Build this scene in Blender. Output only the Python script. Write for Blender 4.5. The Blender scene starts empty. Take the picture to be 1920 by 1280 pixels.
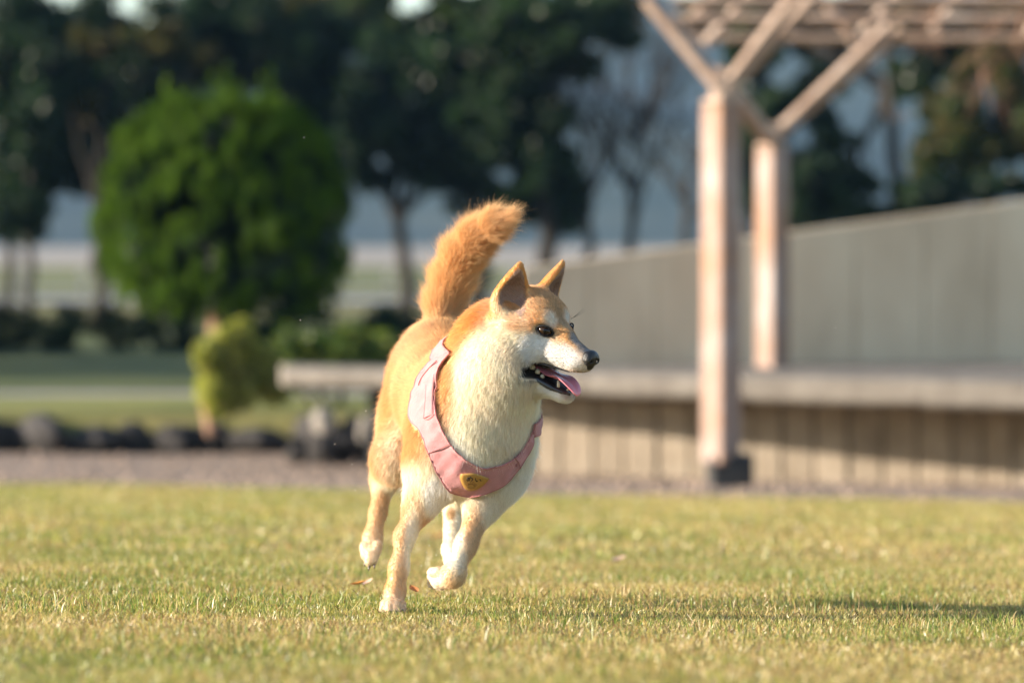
import bpy, math, random
import numpy as np
from mathutils import Vector, Matrix

# ------------------------------------------------------------------ camera, sky, sun, exposure
SC = bpy.context.scene
COL = SC.collection
F_PX = 7200.0            # 135 mm lens on a 36 mm sensor, in pixels of the 1920 wide photograph
CAM_Z = 0.583            # eye of the crouching photographer above the lawn at the dog
HOR = 450.0
cam_d = bpy.data.cameras.new('camera')
cam_d.lens = 135.0
cam_d.sensor_width = 36.0
cam_d.shift_y = -(640.0 - HOR) / 1920.0
cam_d.clip_start = 0.1
cam_d.clip_end = 9000.0
cam_d.dof.use_dof = True
cam_d.dof.focus_distance = 5.985
cam_d.dof.aperture_fstop = 3.7
cam_d.dof.aperture_blades = 9
cam = bpy.data.objects.new('camera', cam_d)
cam.location = (0, 0, CAM_Z)
cam.rotation_euler = (math.radians(90), 0, 0)
COL.objects.link(cam)
SC.camera = cam

SUN_EL = math.radians(15.0)
SUN_AZ = math.radians(-6.5)     # from the left, a little to the camera's side of the dog
SUN_DIR = Vector((-math.cos(SUN_EL) * math.cos(SUN_AZ), math.cos(SUN_EL) * math.sin(SUN_AZ), math.sin(SUN_EL)))
world = bpy.data.worlds.new('World')
SC.world = world
world.use_nodes = True
wn = world.node_tree
wn.nodes.clear()
sky = wn.nodes.new('ShaderNodeTexSky')
sky.sky_type = 'NISHITA'
sky.sun_disc = False
sky.sun_elevation = SUN_EL
sky.sun_rotation = math.atan2(SUN_DIR.x, SUN_DIR.y)
sky.air_density = 1.0
sky.dust_density = 0.6
sky.ozone_density = 1.2
bg = wn.nodes.new('ShaderNodeBackground')
bg.inputs['Strength'].default_value = 0.10
wo = wn.nodes.new('ShaderNodeOutputWorld')
wn.links.new(sky.outputs[0], bg.inputs['Color'])
wn.links.new(bg.outputs[0], wo.inputs['Surface'])

sun_d = bpy.data.lights.new('sun', 'SUN')
sun_d.energy = 5.0
sun_d.angle = math.radians(0.55)
sun_d.color = (1.0, 0.87, 0.72)
sun = bpy.data.objects.new('sun', sun_d)
sun.rotation_euler = SUN_DIR.to_track_quat('Z', 'Y').to_euler()
sun.location = (-20, 5, 12)
COL.objects.link(sun)

SC.view_settings.view_transform = 'Standard'
SC.view_settings.look = 'None'
SC.view_settings.exposure = 1.62
SC.view_settings.gamma = 1.0
SC.view_settings.use_curve_mapping = False
SC.cycles.use_denoising = True
SC.cycles.max_bounces = 10
SC.cycles.diffuse_bounces = 7
SC.cycles.glossy_bounces = 3
SC.cycles.transmission_bounces = 6
SC.cycles.transparent_max_bounces = 8
SC.cycles.volume_bounces = 0
SC.cycles.sample_clamp_indirect = 6.0
SC.cycles.caustics_reflective = False
SC.cycles.caustics_refractive = False
SC.cycles_curves.shape = 'RIBBONS'
SC.cycles_curves.subdivisions = 2

HAZE_D = 0.00014
RNG = np.random.default_rng(7)


def PX(px, py, Y):
    """world point that the photograph shows at pixel px, py when it stands Y metres away"""
    return np.array([(px - 960.0) / F_PX * Y, Y, CAM_Z + (HOR - py) / F_PX * Y])


# ------------------------------------------------------------------ small helpers
def tag(o, label=None, cat=None, group=None, kind=None):
    if label: o['label'] = label
    if cat: o['category'] = cat
    if group: o['group'] = group
    if kind: o['kind'] = kind
    return o


def empty(name, loc=(0, 0, 0)):
    o = bpy.data.objects.new(name, None)
    o.location = loc
    o.empty_display_size = 0.1
    COL.objects.link(o)
    return o


def link(name, me, mat=None, parent=None):
    o = bpy.data.objects.new(name, me)
    COL.objects.link(o)
    if mat is not None and len(me.materials) == 0:
        me.materials.append(mat)
    if parent is not None:
        o.parent = parent
        if parent.type == 'EMPTY':      # everything is modelled in world coordinates
            o.matrix_parent_inverse = Matrix.Translation(-parent.location)
    return o


def mesh_np(name, V, F, mat=None, parent=None, smooth=False, color=None, attr='tint'):
    """V (n,3) array, F (m,3) or (m,4) int array or list of faces; one mesh object"""
    me = bpy.data.meshes.new(name)
    if isinstance(F, np.ndarray):
        V = np.asarray(V, dtype=np.float32)
        k = F.shape[1]
        me.vertices.add(len(V))
        me.vertices.foreach_set('co', V.ravel())
        me.loops.add(F.size)
        me.loops.foreach_set('vertex_index', F.astype(np.int32).ravel())
        me.polygons.add(len(F))
        me.polygons.foreach_set('loop_start', np.arange(0, F.size, k, dtype=np.int32))
        me.polygons.foreach_set('loop_total', np.full(len(F), k, dtype=np.int32))
        me.update(calc_edges=True)
    else:
        me.from_pydata([tuple(map(float, v)) for v in V], [], F)
        me.update()
    if smooth:
        me.polygons.foreach_set('use_smooth', np.ones(len(me.polygons), dtype=bool))
    if color is not None:
        a = me.attributes.new(attr, 'FLOAT_COLOR', 'POINT')
        c = np.ones((len(V), 4), dtype=np.float32)
        c[:, :3] = color
        a.data.foreach_set('color', c.ravel())
    return link(name, me, mat, parent)


class MB:
    """collects boxes, beams and tubes into one mesh"""
    def __init__(s): s.V = []; s.F = []

    def add(s, V, F):
        n = len(s.V)
        s.V += [tuple(map(float, v)) for v in V]
        s.F += [tuple(i + n for i in f) for f in F]
        return s

    def hexa(s, c):
        return s.add(c, [(0, 3, 2, 1), (4, 5, 6, 7), (0, 1, 5, 4), (1, 2, 6, 5), (2, 3, 7, 6), (3, 0, 4, 7)])

    def box(s, c, half, rz=0.0, bev=0.0):
        cx, cy, cz = c; hx, hy, hz = half
        ca, sa = math.cos(rz), math.sin(rz)
        def R(x, y, z): return (cx + x * ca - y * sa, cy + x * sa + y * ca, cz + z)
        if bev <= 0:
            return s.hexa([R(-hx, -hy, -hz), R(hx, -hy, -hz), R(hx, hy, -hz), R(-hx, hy, -hz),
                           R(-hx, -hy, hz), R(hx, -hy, hz), R(hx, hy, hz), R(-hx, hy, hz)])
        b = bev
        rings = []
        for z, ins in ((-hz, b), (-hz + b, 0), (hz - b, 0), (hz, b)):
            x, y = hx - ins, hy - ins
            bb = b if ins == 0 else b * 0.6
            rings.append([R(-x + bb, -y, z), R(x - bb, -y, z), R(x, -y + bb, z), R(x, y - bb, z),
                          R(x - bb, y, z), R(-x + bb, y, z), R(-x, y - bb, z), R(-x, -y + bb, z)])
        V = [v for r in rings for v in r]
        F = [tuple(range(7, -1, -1)), tuple(24 + i for i in range(8))]
        for k in range(3):
            for i in range(8):
                j = (i + 1) % 8
                F.append((k * 8 + i, k * 8 + j, k * 8 + 8 + j, k * 8 + 8 + i))
        return s.add(V, F)

    def beam(s, a, b, w, h, up=(0, 0, 1), bev=0.006):
        a = Vector(a); b = Vector(b)
        d = (b - a).normalized()
        side = d.cross(Vector(up))
        if side.length < 1e-4: side = d.cross(Vector((1, 0, 0)))
        side.normalize()
        u = side.cross(d).normalized()
        prof = []
        for sx, sy in ((-1, -1), (1, -1), (1, 1), (-1, 1)):
            x, y = sx * w / 2, sy * h / 2
            if sx * sy > 0:
                prof += [(x, y - sy * bev), (x - sx * bev, y)]
            else:
                prof += [(x - sx * bev, y), (x, y - sy * bev)]
        # order round
        prof = sorted(prof, key=lambda p: math.atan2(p[1] / h, p[0] / w))
        V = [a + side * x + u * y for x, y in prof] + [b + side * x + u * y for x, y in prof]
        n = 8
        F = [tuple(range(n)), tuple(range(2 * n - 1, n - 1, -1))]
        for i in range(n):
            j = (i + 1) % n
            F.append((j, i, n + i, n + j))
        return s.add(V, F)

    def tube(s, pts, rad, sides=6, cap=True):
        pts = [Vector(p) for p in pts]
        n0 = len(s.V)
        prev = None
        V = []
        for i, p in enumerate(pts):
            d = (pts[min(i + 1, len(pts) - 1)] - pts[max(i - 1, 0)]).normalized()
            if prev is None:
                ref = Vector((0, 0, 1)) if abs(d.z) < 0.9 else Vector((1, 0, 0))
                x = d.cross(ref).normalized()
            else:
                x = (prev - d * prev.dot(d)).normalized()
            prev = x
            y = d.cross(x)
            r = rad[i] if hasattr(rad, '__len__') else rad
            for k in range(sides):
                a = 2 * math.pi * k / sides
                V.append(p + (x * math.cos(a) + y * math.sin(a)) * r)
        F = []
        for i in range(len(pts) - 1):
            for k in range(sides):
                j = (k + 1) % sides
                F.append((i * sides + k, i * sides + j, (i + 1) * sides + j, (i + 1) * sides + k))
        if cap:
            F.append(tuple(range(sides - 1, -1, -1)))
            F.append(tuple((len(pts) - 1) * sides + k for k in range(sides)))
        return s.add(V, F)

    def build(s, name, mat, parent=None, smooth=False):
        o = mesh_np(name, s.V, s.F, mat, parent, smooth)
        return o


# ------------------------------------------------------------------ materials
def mat_new(name):
    m = bpy.data.materials.new(name)
    m.use_nodes = True
    nt = m.node_tree
    nt.nodes.clear()
    out = nt.nodes.new('ShaderNodeOutputMaterial')
    return m, nt, out


def N(nt, typ, **kw):
    n = nt.nodes.new(typ)
    for k, v in kw.items():
        if hasattr(n, k):
            setattr(n, k, v)
        else:
            n.inputs[k].default_value = v
    return n


def ramp(nt, fac, stops):
    r = nt.nodes.new('ShaderNodeValToRGB')
    e = r.color_ramp.elements
    while len(e) < len(stops): e.new(0.5)
    for i, (p, c) in enumerate(stops):
        e[i].position = p
        e[i].color = (c[0], c[1], c[2], 1.0)
    nt.links.new(fac, r.inputs[0])
    return r.outputs[0]


def mat_noise(name, stops, scale=3.0, rough=0.85, bump=0.3, bump_scale=30.0, detail=6.0, spec=0.3, stretch=(1, 1, 1),
              rnd=0.0, coord='Object'):
    """stone, wood, concrete, soil: two noises drive colour and relief"""
    m, nt, out = mat_new(name)
    b = N(nt, 'ShaderNodeBsdfPrincipled')
    b.inputs['Roughness'].default_value = rough
    b.inputs['Specular IOR Level'].default_value = spec
    tc = N(nt, 'ShaderNodeTexCoord')
    mp = N(nt, 'ShaderNodeMapping')
    mp.inputs['Scale'].default_value = stretch
    nt.links.new(tc.outputs[coord], mp.inputs[0])
    n1 = N(nt, 'ShaderNodeTexNoise')
    n1.inputs['Scale'].default_value = scale
    n1.inputs['Detail'].default_value = detail
    n1.inputs['Roughness'].default_value = 0.65
    nt.links.new(mp.outputs[0], n1.inputs['Vector'])
    col = ramp(nt, n1.outputs['Fac'], stops)
    if rnd > 0:
        oi = N(nt, 'ShaderNodeObjectInfo')
        mr = N(nt, 'ShaderNodeMapRange')
        mr.inputs['To Min'].default_value = 1.0 - rnd
        mr.inputs['To Max'].default_value = 1.0 + rnd
        nt.links.new(oi.outputs['Random'], mr.inputs['Value'])
        mul = N(nt, 'ShaderNodeVectorMath', operation='SCALE')
        nt.links.new(col, mul.inputs[0])
        nt.links.new(mr.outputs[0], mul.inputs['Scale'])
        col = mul.outputs[0]
    nt.links.new(col, b.inputs['Base Color'])
    if bump > 0:
        n2 = N(nt, 'ShaderNodeTexNoise')
        n2.inputs['Scale'].default_value = bump_scale
        n2.inputs['Detail'].default_value = 8.0
        nt.links.new(mp.outputs[0], n2.inputs['Vector'])
        bp = N(nt, 'ShaderNodeBump')
        bp.inputs['Strength'].default_value = bump
        bp.inputs['Distance'].default_value = 0.02
        nt.links.new(n2.outputs['Fac'], bp.inputs['Height'])
        nt.links.new(bp.outputs[0], b.inputs['Normal'])
    nt.links.new(b.outputs[0], out.inputs['Surface'])
    return m


def mat_leaf(name, trans=0.4, gloss=0.04, attr='tint', rough=0.45, tcol=(1.0, 1.0, 0.55)):
    """leaf or blade: colour from the attribute, light comes through"""
    m, nt, out = mat_new(name)
    at = N(nt, 'ShaderNodeAttribute', attribute_name=attr)
    d = N(nt, 'ShaderNodeBsdfDiffuse')
    t = N(nt, 'ShaderNodeBsdfTranslucent')
    g = N(nt, 'ShaderNodeBsdfGlossy')
    g.inputs['Roughness'].default_value = rough
    g.inputs['Color'].default_value = (0.9, 0.9, 0.85, 1)
    mul = N(nt, 'ShaderNodeMix', data_type='RGBA', blend_type='MULTIPLY')
    mul.inputs['Factor'].default_value = 1.0
    nt.links.new(at.outputs['Color'], mul.inputs['A'])
    mul.inputs['B'].default_value = (tcol[0] * 1.3, tcol[1] * 1.3, tcol[2] * 1.3, 1)
    nt.links.new(at.outputs['Color'], d.inputs['Color'])
    nt.links.new(mul.outputs['Result'], t.inputs['Color'])
    m1 = N(nt, 'ShaderNodeMixShader'); m1.inputs[0].default_value = trans
    nt.links.new(d.outputs[0], m1.inputs[1]); nt.links.new(t.outputs[0], m1.inputs[2])
    m2 = N(nt, 'ShaderNodeMixShader'); m2.inputs[0].default_value = gloss
    nt.links.new(m1.outputs[0], m2.inputs[1]); nt.links.new(g.outputs[0], m2.inputs[2])
    nt.links.new(m2.outputs[0], out.inputs['Surface'])
    return m


def mat_plain(name, col, rough=0.5, spec=0.5, coat=0.0, sss=0.0, bump=0.0, bscale=400.0, sheen=0.0):
    m, nt, out = mat_new(name)
    b = N(nt, 'ShaderNodeBsdfPrincipled')
    b.inputs['Roughness'].default_value = rough
    b.inputs['Specular IOR Level'].default_value = spec
    b.inputs['Coat Weight'].default_value = coat
    b.inputs['Coat Roughness'].default_value = 0.08
    b.inputs['Sheen Weight'].default_value = sheen
    if sss:
        b.inputs['Subsurface Weight'].default_value = sss
        b.inputs['Subsurface Radius'].default_value = (0.006, 0.002, 0.001)
        b.inputs['Subsurface Scale'].default_value = 1.0
    tc = N(nt, 'ShaderNodeTexCoord')
    n1 = N(nt, 'ShaderNodeTexNoise')
    n1.inputs['Scale'].default_value = bscale
    n1.inputs['Detail'].default_value = 4.0
    nt.links.new(tc.outputs['Object'], n1.inputs['Vector'])
    c = ramp(nt, n1.outputs['Fac'], [(0.3, [v * 0.82 for v in col]), (0.7, [min(1, v * 1.12) for v in col])])
    nt.links.new(c, b.inputs['Base Color'])
    if bump > 0:
        bp = N(nt, 'ShaderNodeBump')
        bp.inputs['Strength'].default_value = bump
        bp.inputs['Distance'].default_value = 0.002
        nt.links.new(n1.outputs['Fac'], bp.inputs['Height'])
        nt.links.new(bp.outputs[0], b.inputs['Normal'])
    nt.links.new(b.outputs[0], out.inputs['Surface'])
    return m


def mat_attr(name, attr='tint', rough=0.6, spec=0.3):
    m, nt, out = mat_new(name)
    b = N(nt, 'ShaderNodeBsdfPrincipled')
    b.inputs['Roughness'].default_value = rough
    b.inputs['Specular IOR Level'].default_value = spec
    at = N(nt, 'ShaderNodeAttribute', attribute_name=attr)
    nt.links.new(at.outputs['Color'], b.inputs['Base Color'])
    nt.links.new(b.outputs[0], out.inputs['Surface'])
    return m
# ------------------------------------------------------------------ the setting
def lawn_z(X, Y):
    X = np.asarray(X, float); Y = np.asarray(Y, float)
    z = -0.0510 * (np.minimum(Y, 24.0) - 6.0)
    z = z - 0.017 * X * np.clip((26 - Y) / 6.0, 0, 1) * np.clip(1.5 - np.abs(X) / 40, 0, 1)
    z = z + 0.004 * np.sin(X * 2.1 + Y * 1.3) * np.clip(Y - 7, 0, 1) + 0.003 * np.sin(X * 4.7 - Y * 2.9 + 1)
    return z


TERR = 0.27          # height of the terrace behind the rock edging
def terr_z(X, Y):
    z = lawn_z(X, Y)
    up = np.clip((np.asarray(Y, float) - 27.25) / 0.12, 0, 1)
    return z + TERR * up * up * (3 - 2 * up)


def sheet_grid(name, xs, ys, zf, mat, parent=None, dz=0.0):
    X, Y = np.meshgrid(xs, ys, indexing='ij')
    Z = zf(X, Y) + dz
    V = np.stack([X, Y, Z], -1).reshape(-1, 3)
    q = np.arange(len(xs) * len(ys)).reshape(len(xs), len(ys))
    F = np.stack([q[:-1, :-1].ravel(), q[1:, :-1].ravel(), q[1:, 1:].ravel(), q[:-1, 1:].ravel()], -1)
    return mesh_np(name, V, F, mat, parent, smooth=True)


m_soil = mat_noise('soil and grass far', [(0.30, (0.10, 0.095, 0.03)), (0.5, (0.17, 0.16, 0.05)), (0.7, (0.24, 0.20, 0.08))], scale=0.5, bump=0.6, bump_scale=12)
m_thatch = mat_noise('lawn thatch', [(0.25, (0.16, 0.11, 0.045)), (0.5, (0.32, 0.25, 0.10)), (0.75, (0.48, 0.38, 0.17))], scale=24, bump=1.0, bump_scale=160, detail=8)
m_gravel = mat_noise('gravel path', [(0.25, (0.12, 0.088, 0.065)), (0.5, (0.24, 0.18, 0.138)), (0.75, (0.34, 0.265, 0.205))], scale=14, bump=1.0, bump_scale=60, detail=8)
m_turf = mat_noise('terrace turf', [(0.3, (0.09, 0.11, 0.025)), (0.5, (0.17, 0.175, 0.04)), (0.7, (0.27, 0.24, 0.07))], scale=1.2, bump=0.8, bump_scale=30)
m_upper_shaded = mat_noise('upper turf painted shade', [(0.3, (0.030, 0.048, 0.012)), (0.5, (0.060, 0.078, 0.018)), (0.7, (0.11, 0.115, 0.03))], scale=1.2, bump=0.8, bump_scale=30)  # darker copy of the terrace turf; shade on the upper lawn is in its colour
m_pave = mat_noise('pale path', [(0.3, (0.26, 0.24, 0.215)), (0.7, (0.38, 0.355, 0.32))], scale=2, bump=0.3, bump_scale=20)
m_road = mat_noise('far road', [(0.3, (0.20, 0.20, 0.20)), (0.7, (0.28, 0.28, 0.28))], scale=0.6, bump=0.1)
m_field = mat_noise('far field', [(0.3, (0.065, 0.085, 0.012)), (0.5, (0.11, 0.12, 0.020)), (0.7, (0.16, 0.155, 0.035))], scale=0.08, bump=0.3, bump_scale=2)
m_bare = mat_noise('harvested field', [(0.3, (0.21, 0.18, 0.145)), (0.7, (0.31, 0.27, 0.22))], scale=0.05, bump=0.3, bump_scale=2)

xs = np.unique(np.concatenate([np.linspace(-8, 8, 65), np.sign(np.linspace(-1, 1, 41)) * np.abs(np.linspace(-1, 1, 41)) ** 3 * 3000]))
ys = np.unique(np.concatenate([np.linspace(-30, 2, 9), np.linspace(2, 26, 97), np.linspace(26.9, 28, 23), np.linspace(28.5, 60, 32), 60 * 1.25 ** np.arange(1, 19)]))
GROUND = tag(sheet_grid('ground', xs, ys, lambda X, Y: terr_z(X, Y) - 0.012, m_soil), kind='structure')


def strip(name, poly_near, poly_far, mat, dz, nx=60, ny=40, zf=terr_z):
    """sheet between two lines of constant slope: poly = (x0,y0,x1,y1)"""
    x0, y0, x1, y1 = poly_near; X0, Y0, X1, Y1 = poly_far
    t = np.linspace(0, 1, nx)[:, None]; w = np.linspace(0, 1, ny)[None, :]
    X = (x0 + (x1 - x0) * t) * (1 - w) + (X0 + (X1 - X0) * t) * w
    Y = (y0 + (y1 - y0) * t) * (1 - w) + (Y0 + (Y1 - Y0) * t) * w
    V = np.stack([X, Y, zf(X, Y) + dz], -1).reshape(-1, 3)
    q = np.arange(nx * ny).reshape(nx, ny)
    F = np.stack([q[:-1, :-1].ravel(), q[1:, :-1].ravel(), q[1:, 1:].ravel(), q[:-1, 1:].ravel()], -1)
    return tag(mesh_np(name, V, F, mat, None, smooth=True), kind='structure')


def edge_y(X): return 18.45 - 0.06 * np.asarray(X)        # far edge of the lawn, a little oblique
strip('lawn', (-16, 1.0, 16, 1.0), (-16, 18.45 + 0.96, 16, 18.45 - 0.96), m_thatch, -0.004, 110, 120)
strip('gravel_path', (-16, 18.46 + 0.96, 16, 18.46 - 0.96), (-16, 27.2, 16, 27.2), m_gravel, -0.002, 60, 60)
strip('terrace_lawn', (-30, 27.42, 30, 27.42), (-30, 30.3, 30, 30.3), m_turf, 0.0, 30, 10)
strip('terrace_path', (-30, 30.4, 30, 30.4), (-30, 31.15, 30, 31.15), m_pave, 0.0, 30, 6)
strip('upper_lawn', (-40, 31.2, 40, 31.2), (-40, 60, 40, 60), m_upper_shaded, 0.0, 30, 30)
strip('far_road', (-120, 74, 120, 74), (-120, 82, 120, 82), m_road, 0.03, 20, 4)
strip('far_field', (-200, 84, 200, 84), (-300, 170, 300, 170), m_field, 0.02, 20, 10)
strip('bare_field', (-300, 172, 300, 172), (-800, 640, 800, 640), m_bare, 0.02, 20, 10)

# hills behind, wooded
m_hill = mat_noise('wooded hill', [(0.3, (0.010, 0.020, 0.018)), (0.5, (0.022, 0.036, 0.026)), (0.7, (0.045, 0.055, 0.035))], scale=0.02, bump=1.0, bump_scale=0.08, detail=10)
rgh = np.random.default_rng(12)
hx = np.linspace(-1500, 1500, 181); hy = np.linspace(700, 1500, 41)
ph = rgh.uniform(0, 6.28, 24); kx = rgh.uniform(0.003, 0.05, 24); ky = rgh.uniform(0.003, 0.04, 24)
def hill_z(X, Y):
    t = np.clip((Y - 700) / 420.0, 0, 1)
    prof = t * t * (3 - 2 * t)
    ridge = 62 + 5 * np.sin(X * 0.006 + 2.2) + 3 * np.sin(X * 0.05 + 0.6) + X * 0.10
    n = sum(np.sin(X * a + Y * b + c) * (0.05 / a) ** 0.5 for a, b, c in zip(kx, ky, ph))
    return -1.2 + prof * (ridge + n * 0.8) + prof * 2.0 * np.abs(np.sin(X * 0.21 + np.sin(Y * 0.2) * 2)) * np.abs(np.sin(Y * 0.19 + X * 0.05))
tag(sheet_grid('hill', hx, hy, hill_z, m_hill), kind='structure')

# ------------------------------------------------------------------ grass of the lawn
def blades(name, rg, XY, h, w, lean, cols, mat, zf=lawn_z, seg=2):
    n = len(XY)
    z0 = zf(XY[:, 0], XY[:, 1]) - 0.004
    base = np.stack([XY[:, 0], XY[:, 1], z0], -1)
    ang = rg.uniform(0, 2 * math.pi, n)
    side = np.stack([np.cos(ang), np.sin(ang), np.zeros(n)], -1)
    la = rg.uniform(0, 2 * math.pi, n)
    ld = np.stack([np.cos(la), np.sin(la), np.zeros(n)], -1)
    up = np.array([0, 0, 1.0])
    le = lean[:, None]
    mid = base + up * (h * 0.55 * np.cos(lean * 0.6))[:, None] + ld * (h * 0.5 * np.sin(lean * 0.6))[:, None]
    tip = base + up * (h * np.cos(lean))[:, None] + ld * (h * np.sin(lean))[:, None]
    V = np.empty((n, 5, 3), np.float32)
    ws = side * w[:, None]
    V[:, 0] = base - ws * 0.5; V[:, 1] = base + ws * 0.5; V[:, 2] = mid - ws * 0.42; V[:, 3] = mid + ws * 0.42; V[:, 4] = tip
    i = np.arange(n) * 5
    F = np.concatenate([np.stack([i, i + 1, i + 3], -1), np.stack([i, i + 3, i + 2], -1), np.stack([i + 2, i + 3, i + 4], -1)])
    C = np.repeat(cols, 5, axis=0)
    return mesh_np(name, V.reshape(-1, 3), F, mat, None, False, C)


def snoise(X, Y, sc, seed):
    rg = np.random.default_rng(seed); r = 0
    for i in range(6):
        k = rg.normal(0, 1, 2) * sc
        r = r + np.sin(X * k[0] + Y * k[1] + rg.uniform(0, 6.28))
    return r / 2.4


def grass_colors(rg, XY):
    n = len(XY)
    dry = 0.67 + 0.26 * snoise(XY[:, 0], XY[:, 1], 3.0, 5) + 0.18 * snoise(XY[:, 0], XY[:, 1], 11.0, 6) + 0.10 * np.clip(XY[:, 0], -1, 1)
    isdry = rg.random(n) < np.clip(dry, 0.15, 0.9)
    G = np.array([[0.20, 0.245, 0.055], [0.29, 0.315, 0.075], [0.37, 0.36, 0.10], [0.13, 0.185, 0.05]])
    S = np.array([[0.60, 0.47, 0.21], [0.50, 0.35, 0.15], [0.70, 0.57, 0.30], [0.34, 0.20, 0.09], [0.54, 0.46, 0.17]])
    c = np.where(isdry[:, None], S[rg.integers(0, 5, n)], G[rg.integers(0, 4, n)])
    return np.clip(c * rg.normal(0.81, 0.17, n)[:, None], 0.01, 0.8), isdry


m_grass = mat_leaf('grass blade', trans=0.38, gloss=0.035, rough=0.38, tcol=(1.0, 1.0, 0.6))
rg = np.random.default_rng(21)
parts = []
def scatter(n, y0, y1, half):      # trapezoid that opens with distance
    Y = np.sqrt(rg.uniform(y0 ** 2, y1 ** 2, n))
    X = rg.uniform(-1, 1, n) * (half[0] + half[1] * Y)
    return np.stack([X, Y], -1)
XYs, hs, wsd, ls = [], [], [], []
for n, y0, y1, half, hh, ww in ((350000, 4.0, 9.0, (0.20, 0.145), (0.005, 0.0165), (0.0008, 0.0017)), (150000, 8.8, 19.6, (0.3, 0.165), (0.010, 0.026), (0.003, 0.0055)), (110000, 3.2, 16, (4.2, 0.30), (0.012, 0.030), (0.004, 0.007))):
    XY = scatter(n, y0, y1, half)
    if half[0] > 1: XY = XY[np.abs(XY[:, 0]) > 0.20 + 0.145 * XY[:, 1]]
    XY = XY[XY[:, 1] < edge_y(XY[:, 0]) - 0.02 + 0.05 * snoise(XY[:, 0], XY[:, 1], 5, 9)]
    m = len(XY)
    XYs.append(XY); hs.append(rg.uniform(*hh, m) * (0.8 + 0.35 * np.clip(snoise(XY[:, 0], XY[:, 1], 6, 4) + 0.4, 0, 1.2))); wsd.append(rg.uniform(*ww, m)); ls.append(np.abs(rg.normal(0.35, 0.35, m)))
XY = np.concatenate(XYs); hh = np.concatenate(hs); ww = np.concatenate(wsd); ll = np.concatenate(ls)
gc, isdry = grass_colors(rg, XY)
ll = np.where(isdry, np.clip(ll + 0.45, 0, 1.45), np.clip(ll, 0, 1.1))
GRASS = blades('grass', rg, XY, hh, ww, ll, gc, m_grass)
tag(GRASS, 'short half dry lawn grass in green and straw blades', 'grass', kind='stuff')
# taller, uneven blades standing out of the mown ones
XY = scatter(11000, 4.6, 9.0, (0.2, 0.145)); XY = XY[snoise(XY[:, 0], XY[:, 1], 7, 44) > -0.1]; n = len(XY)
tc_ = np.array([[0.12, 0.19, 0.035], [0.20, 0.27, 0.05], [0.09, 0.14, 0.04], [0.52, 0.40, 0.18], [0.34, 0.22, 0.10]])[rg.integers(0, 5, n)]
tag(blades('tall_grass', rg, XY, rg.uniform(0.016, 0.032, n), rg.uniform(0.0012, 0.0022, n), np.abs(rg.normal(0.3, 0.35, n)), tc_, m_grass),
    'scattered taller green and straw blades standing above the mown lawn', 'grass', kind='stuff')
# loose clippings and stalks lying in it
XY = scatter(6500, 4.2, 9.5, (0.25, 0.165)); n = len(XY)
sc2 = np.array([[0.50, 0.38, 0.19], [0.30, 0.18, 0.08], [0.62, 0.52, 0.33], [0.16, 0.09, 0.05]])[rg.integers(0, 4, n)]
tag(blades('dry_stalks', rg, XY, rg.uniform(0.012, 0.034, n), rg.uniform(0.0010, 0.0019, n), rg.uniform(1.0, 1.5, n), sc2, m_grass, lambda X, Y: lawn_z(X, Y) + 0.009),
    'dry straw coloured stalks lying in the lawn', 'stalks', kind='stuff')
# ------------------------------------------------------------------ stone bench with retaining wall
m_conc = mat_noise('wall concrete', [(0.25, (0.50, 0.385, 0.265)), (0.5, (0.66, 0.525, 0.375)), (0.75, (0.76, 0.63, 0.46))], scale=2.2, bump=0.4, bump_scale=40, stretch=(1, 1, 0.35), rnd=0.0)
m_slab = mat_noise('slab stone', [(0.25, (0.10, 0.087, 0.073)), (0.5, (0.155, 0.138, 0.117)), (0.75, (0.23, 0.21, 0.18))], scale=6, bump=0.6, bump_scale=50, rnd=0.06)
m_block = mat_noise('base block stone', [(0.25, (0.22, 0.175, 0.125)), (0.5, (0.31, 0.255, 0.19)), (0.75, (0.40, 0.34, 0.265))], scale=5, bump=0.6, bump_scale=60, rnd=0.10)
m_dark = mat_noise('dark footing', [(0.3, (0.022, 0.022, 0.023)), (0.7, (0.05, 0.049, 0.048))], scale=6, bump=0.5)
m_joint = mat_noise('mortar', [(0.3, (0.20, 0.175, 0.14)), (0.7, (0.28, 0.25, 0.20))], scale=8, bump=0.3)

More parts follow.
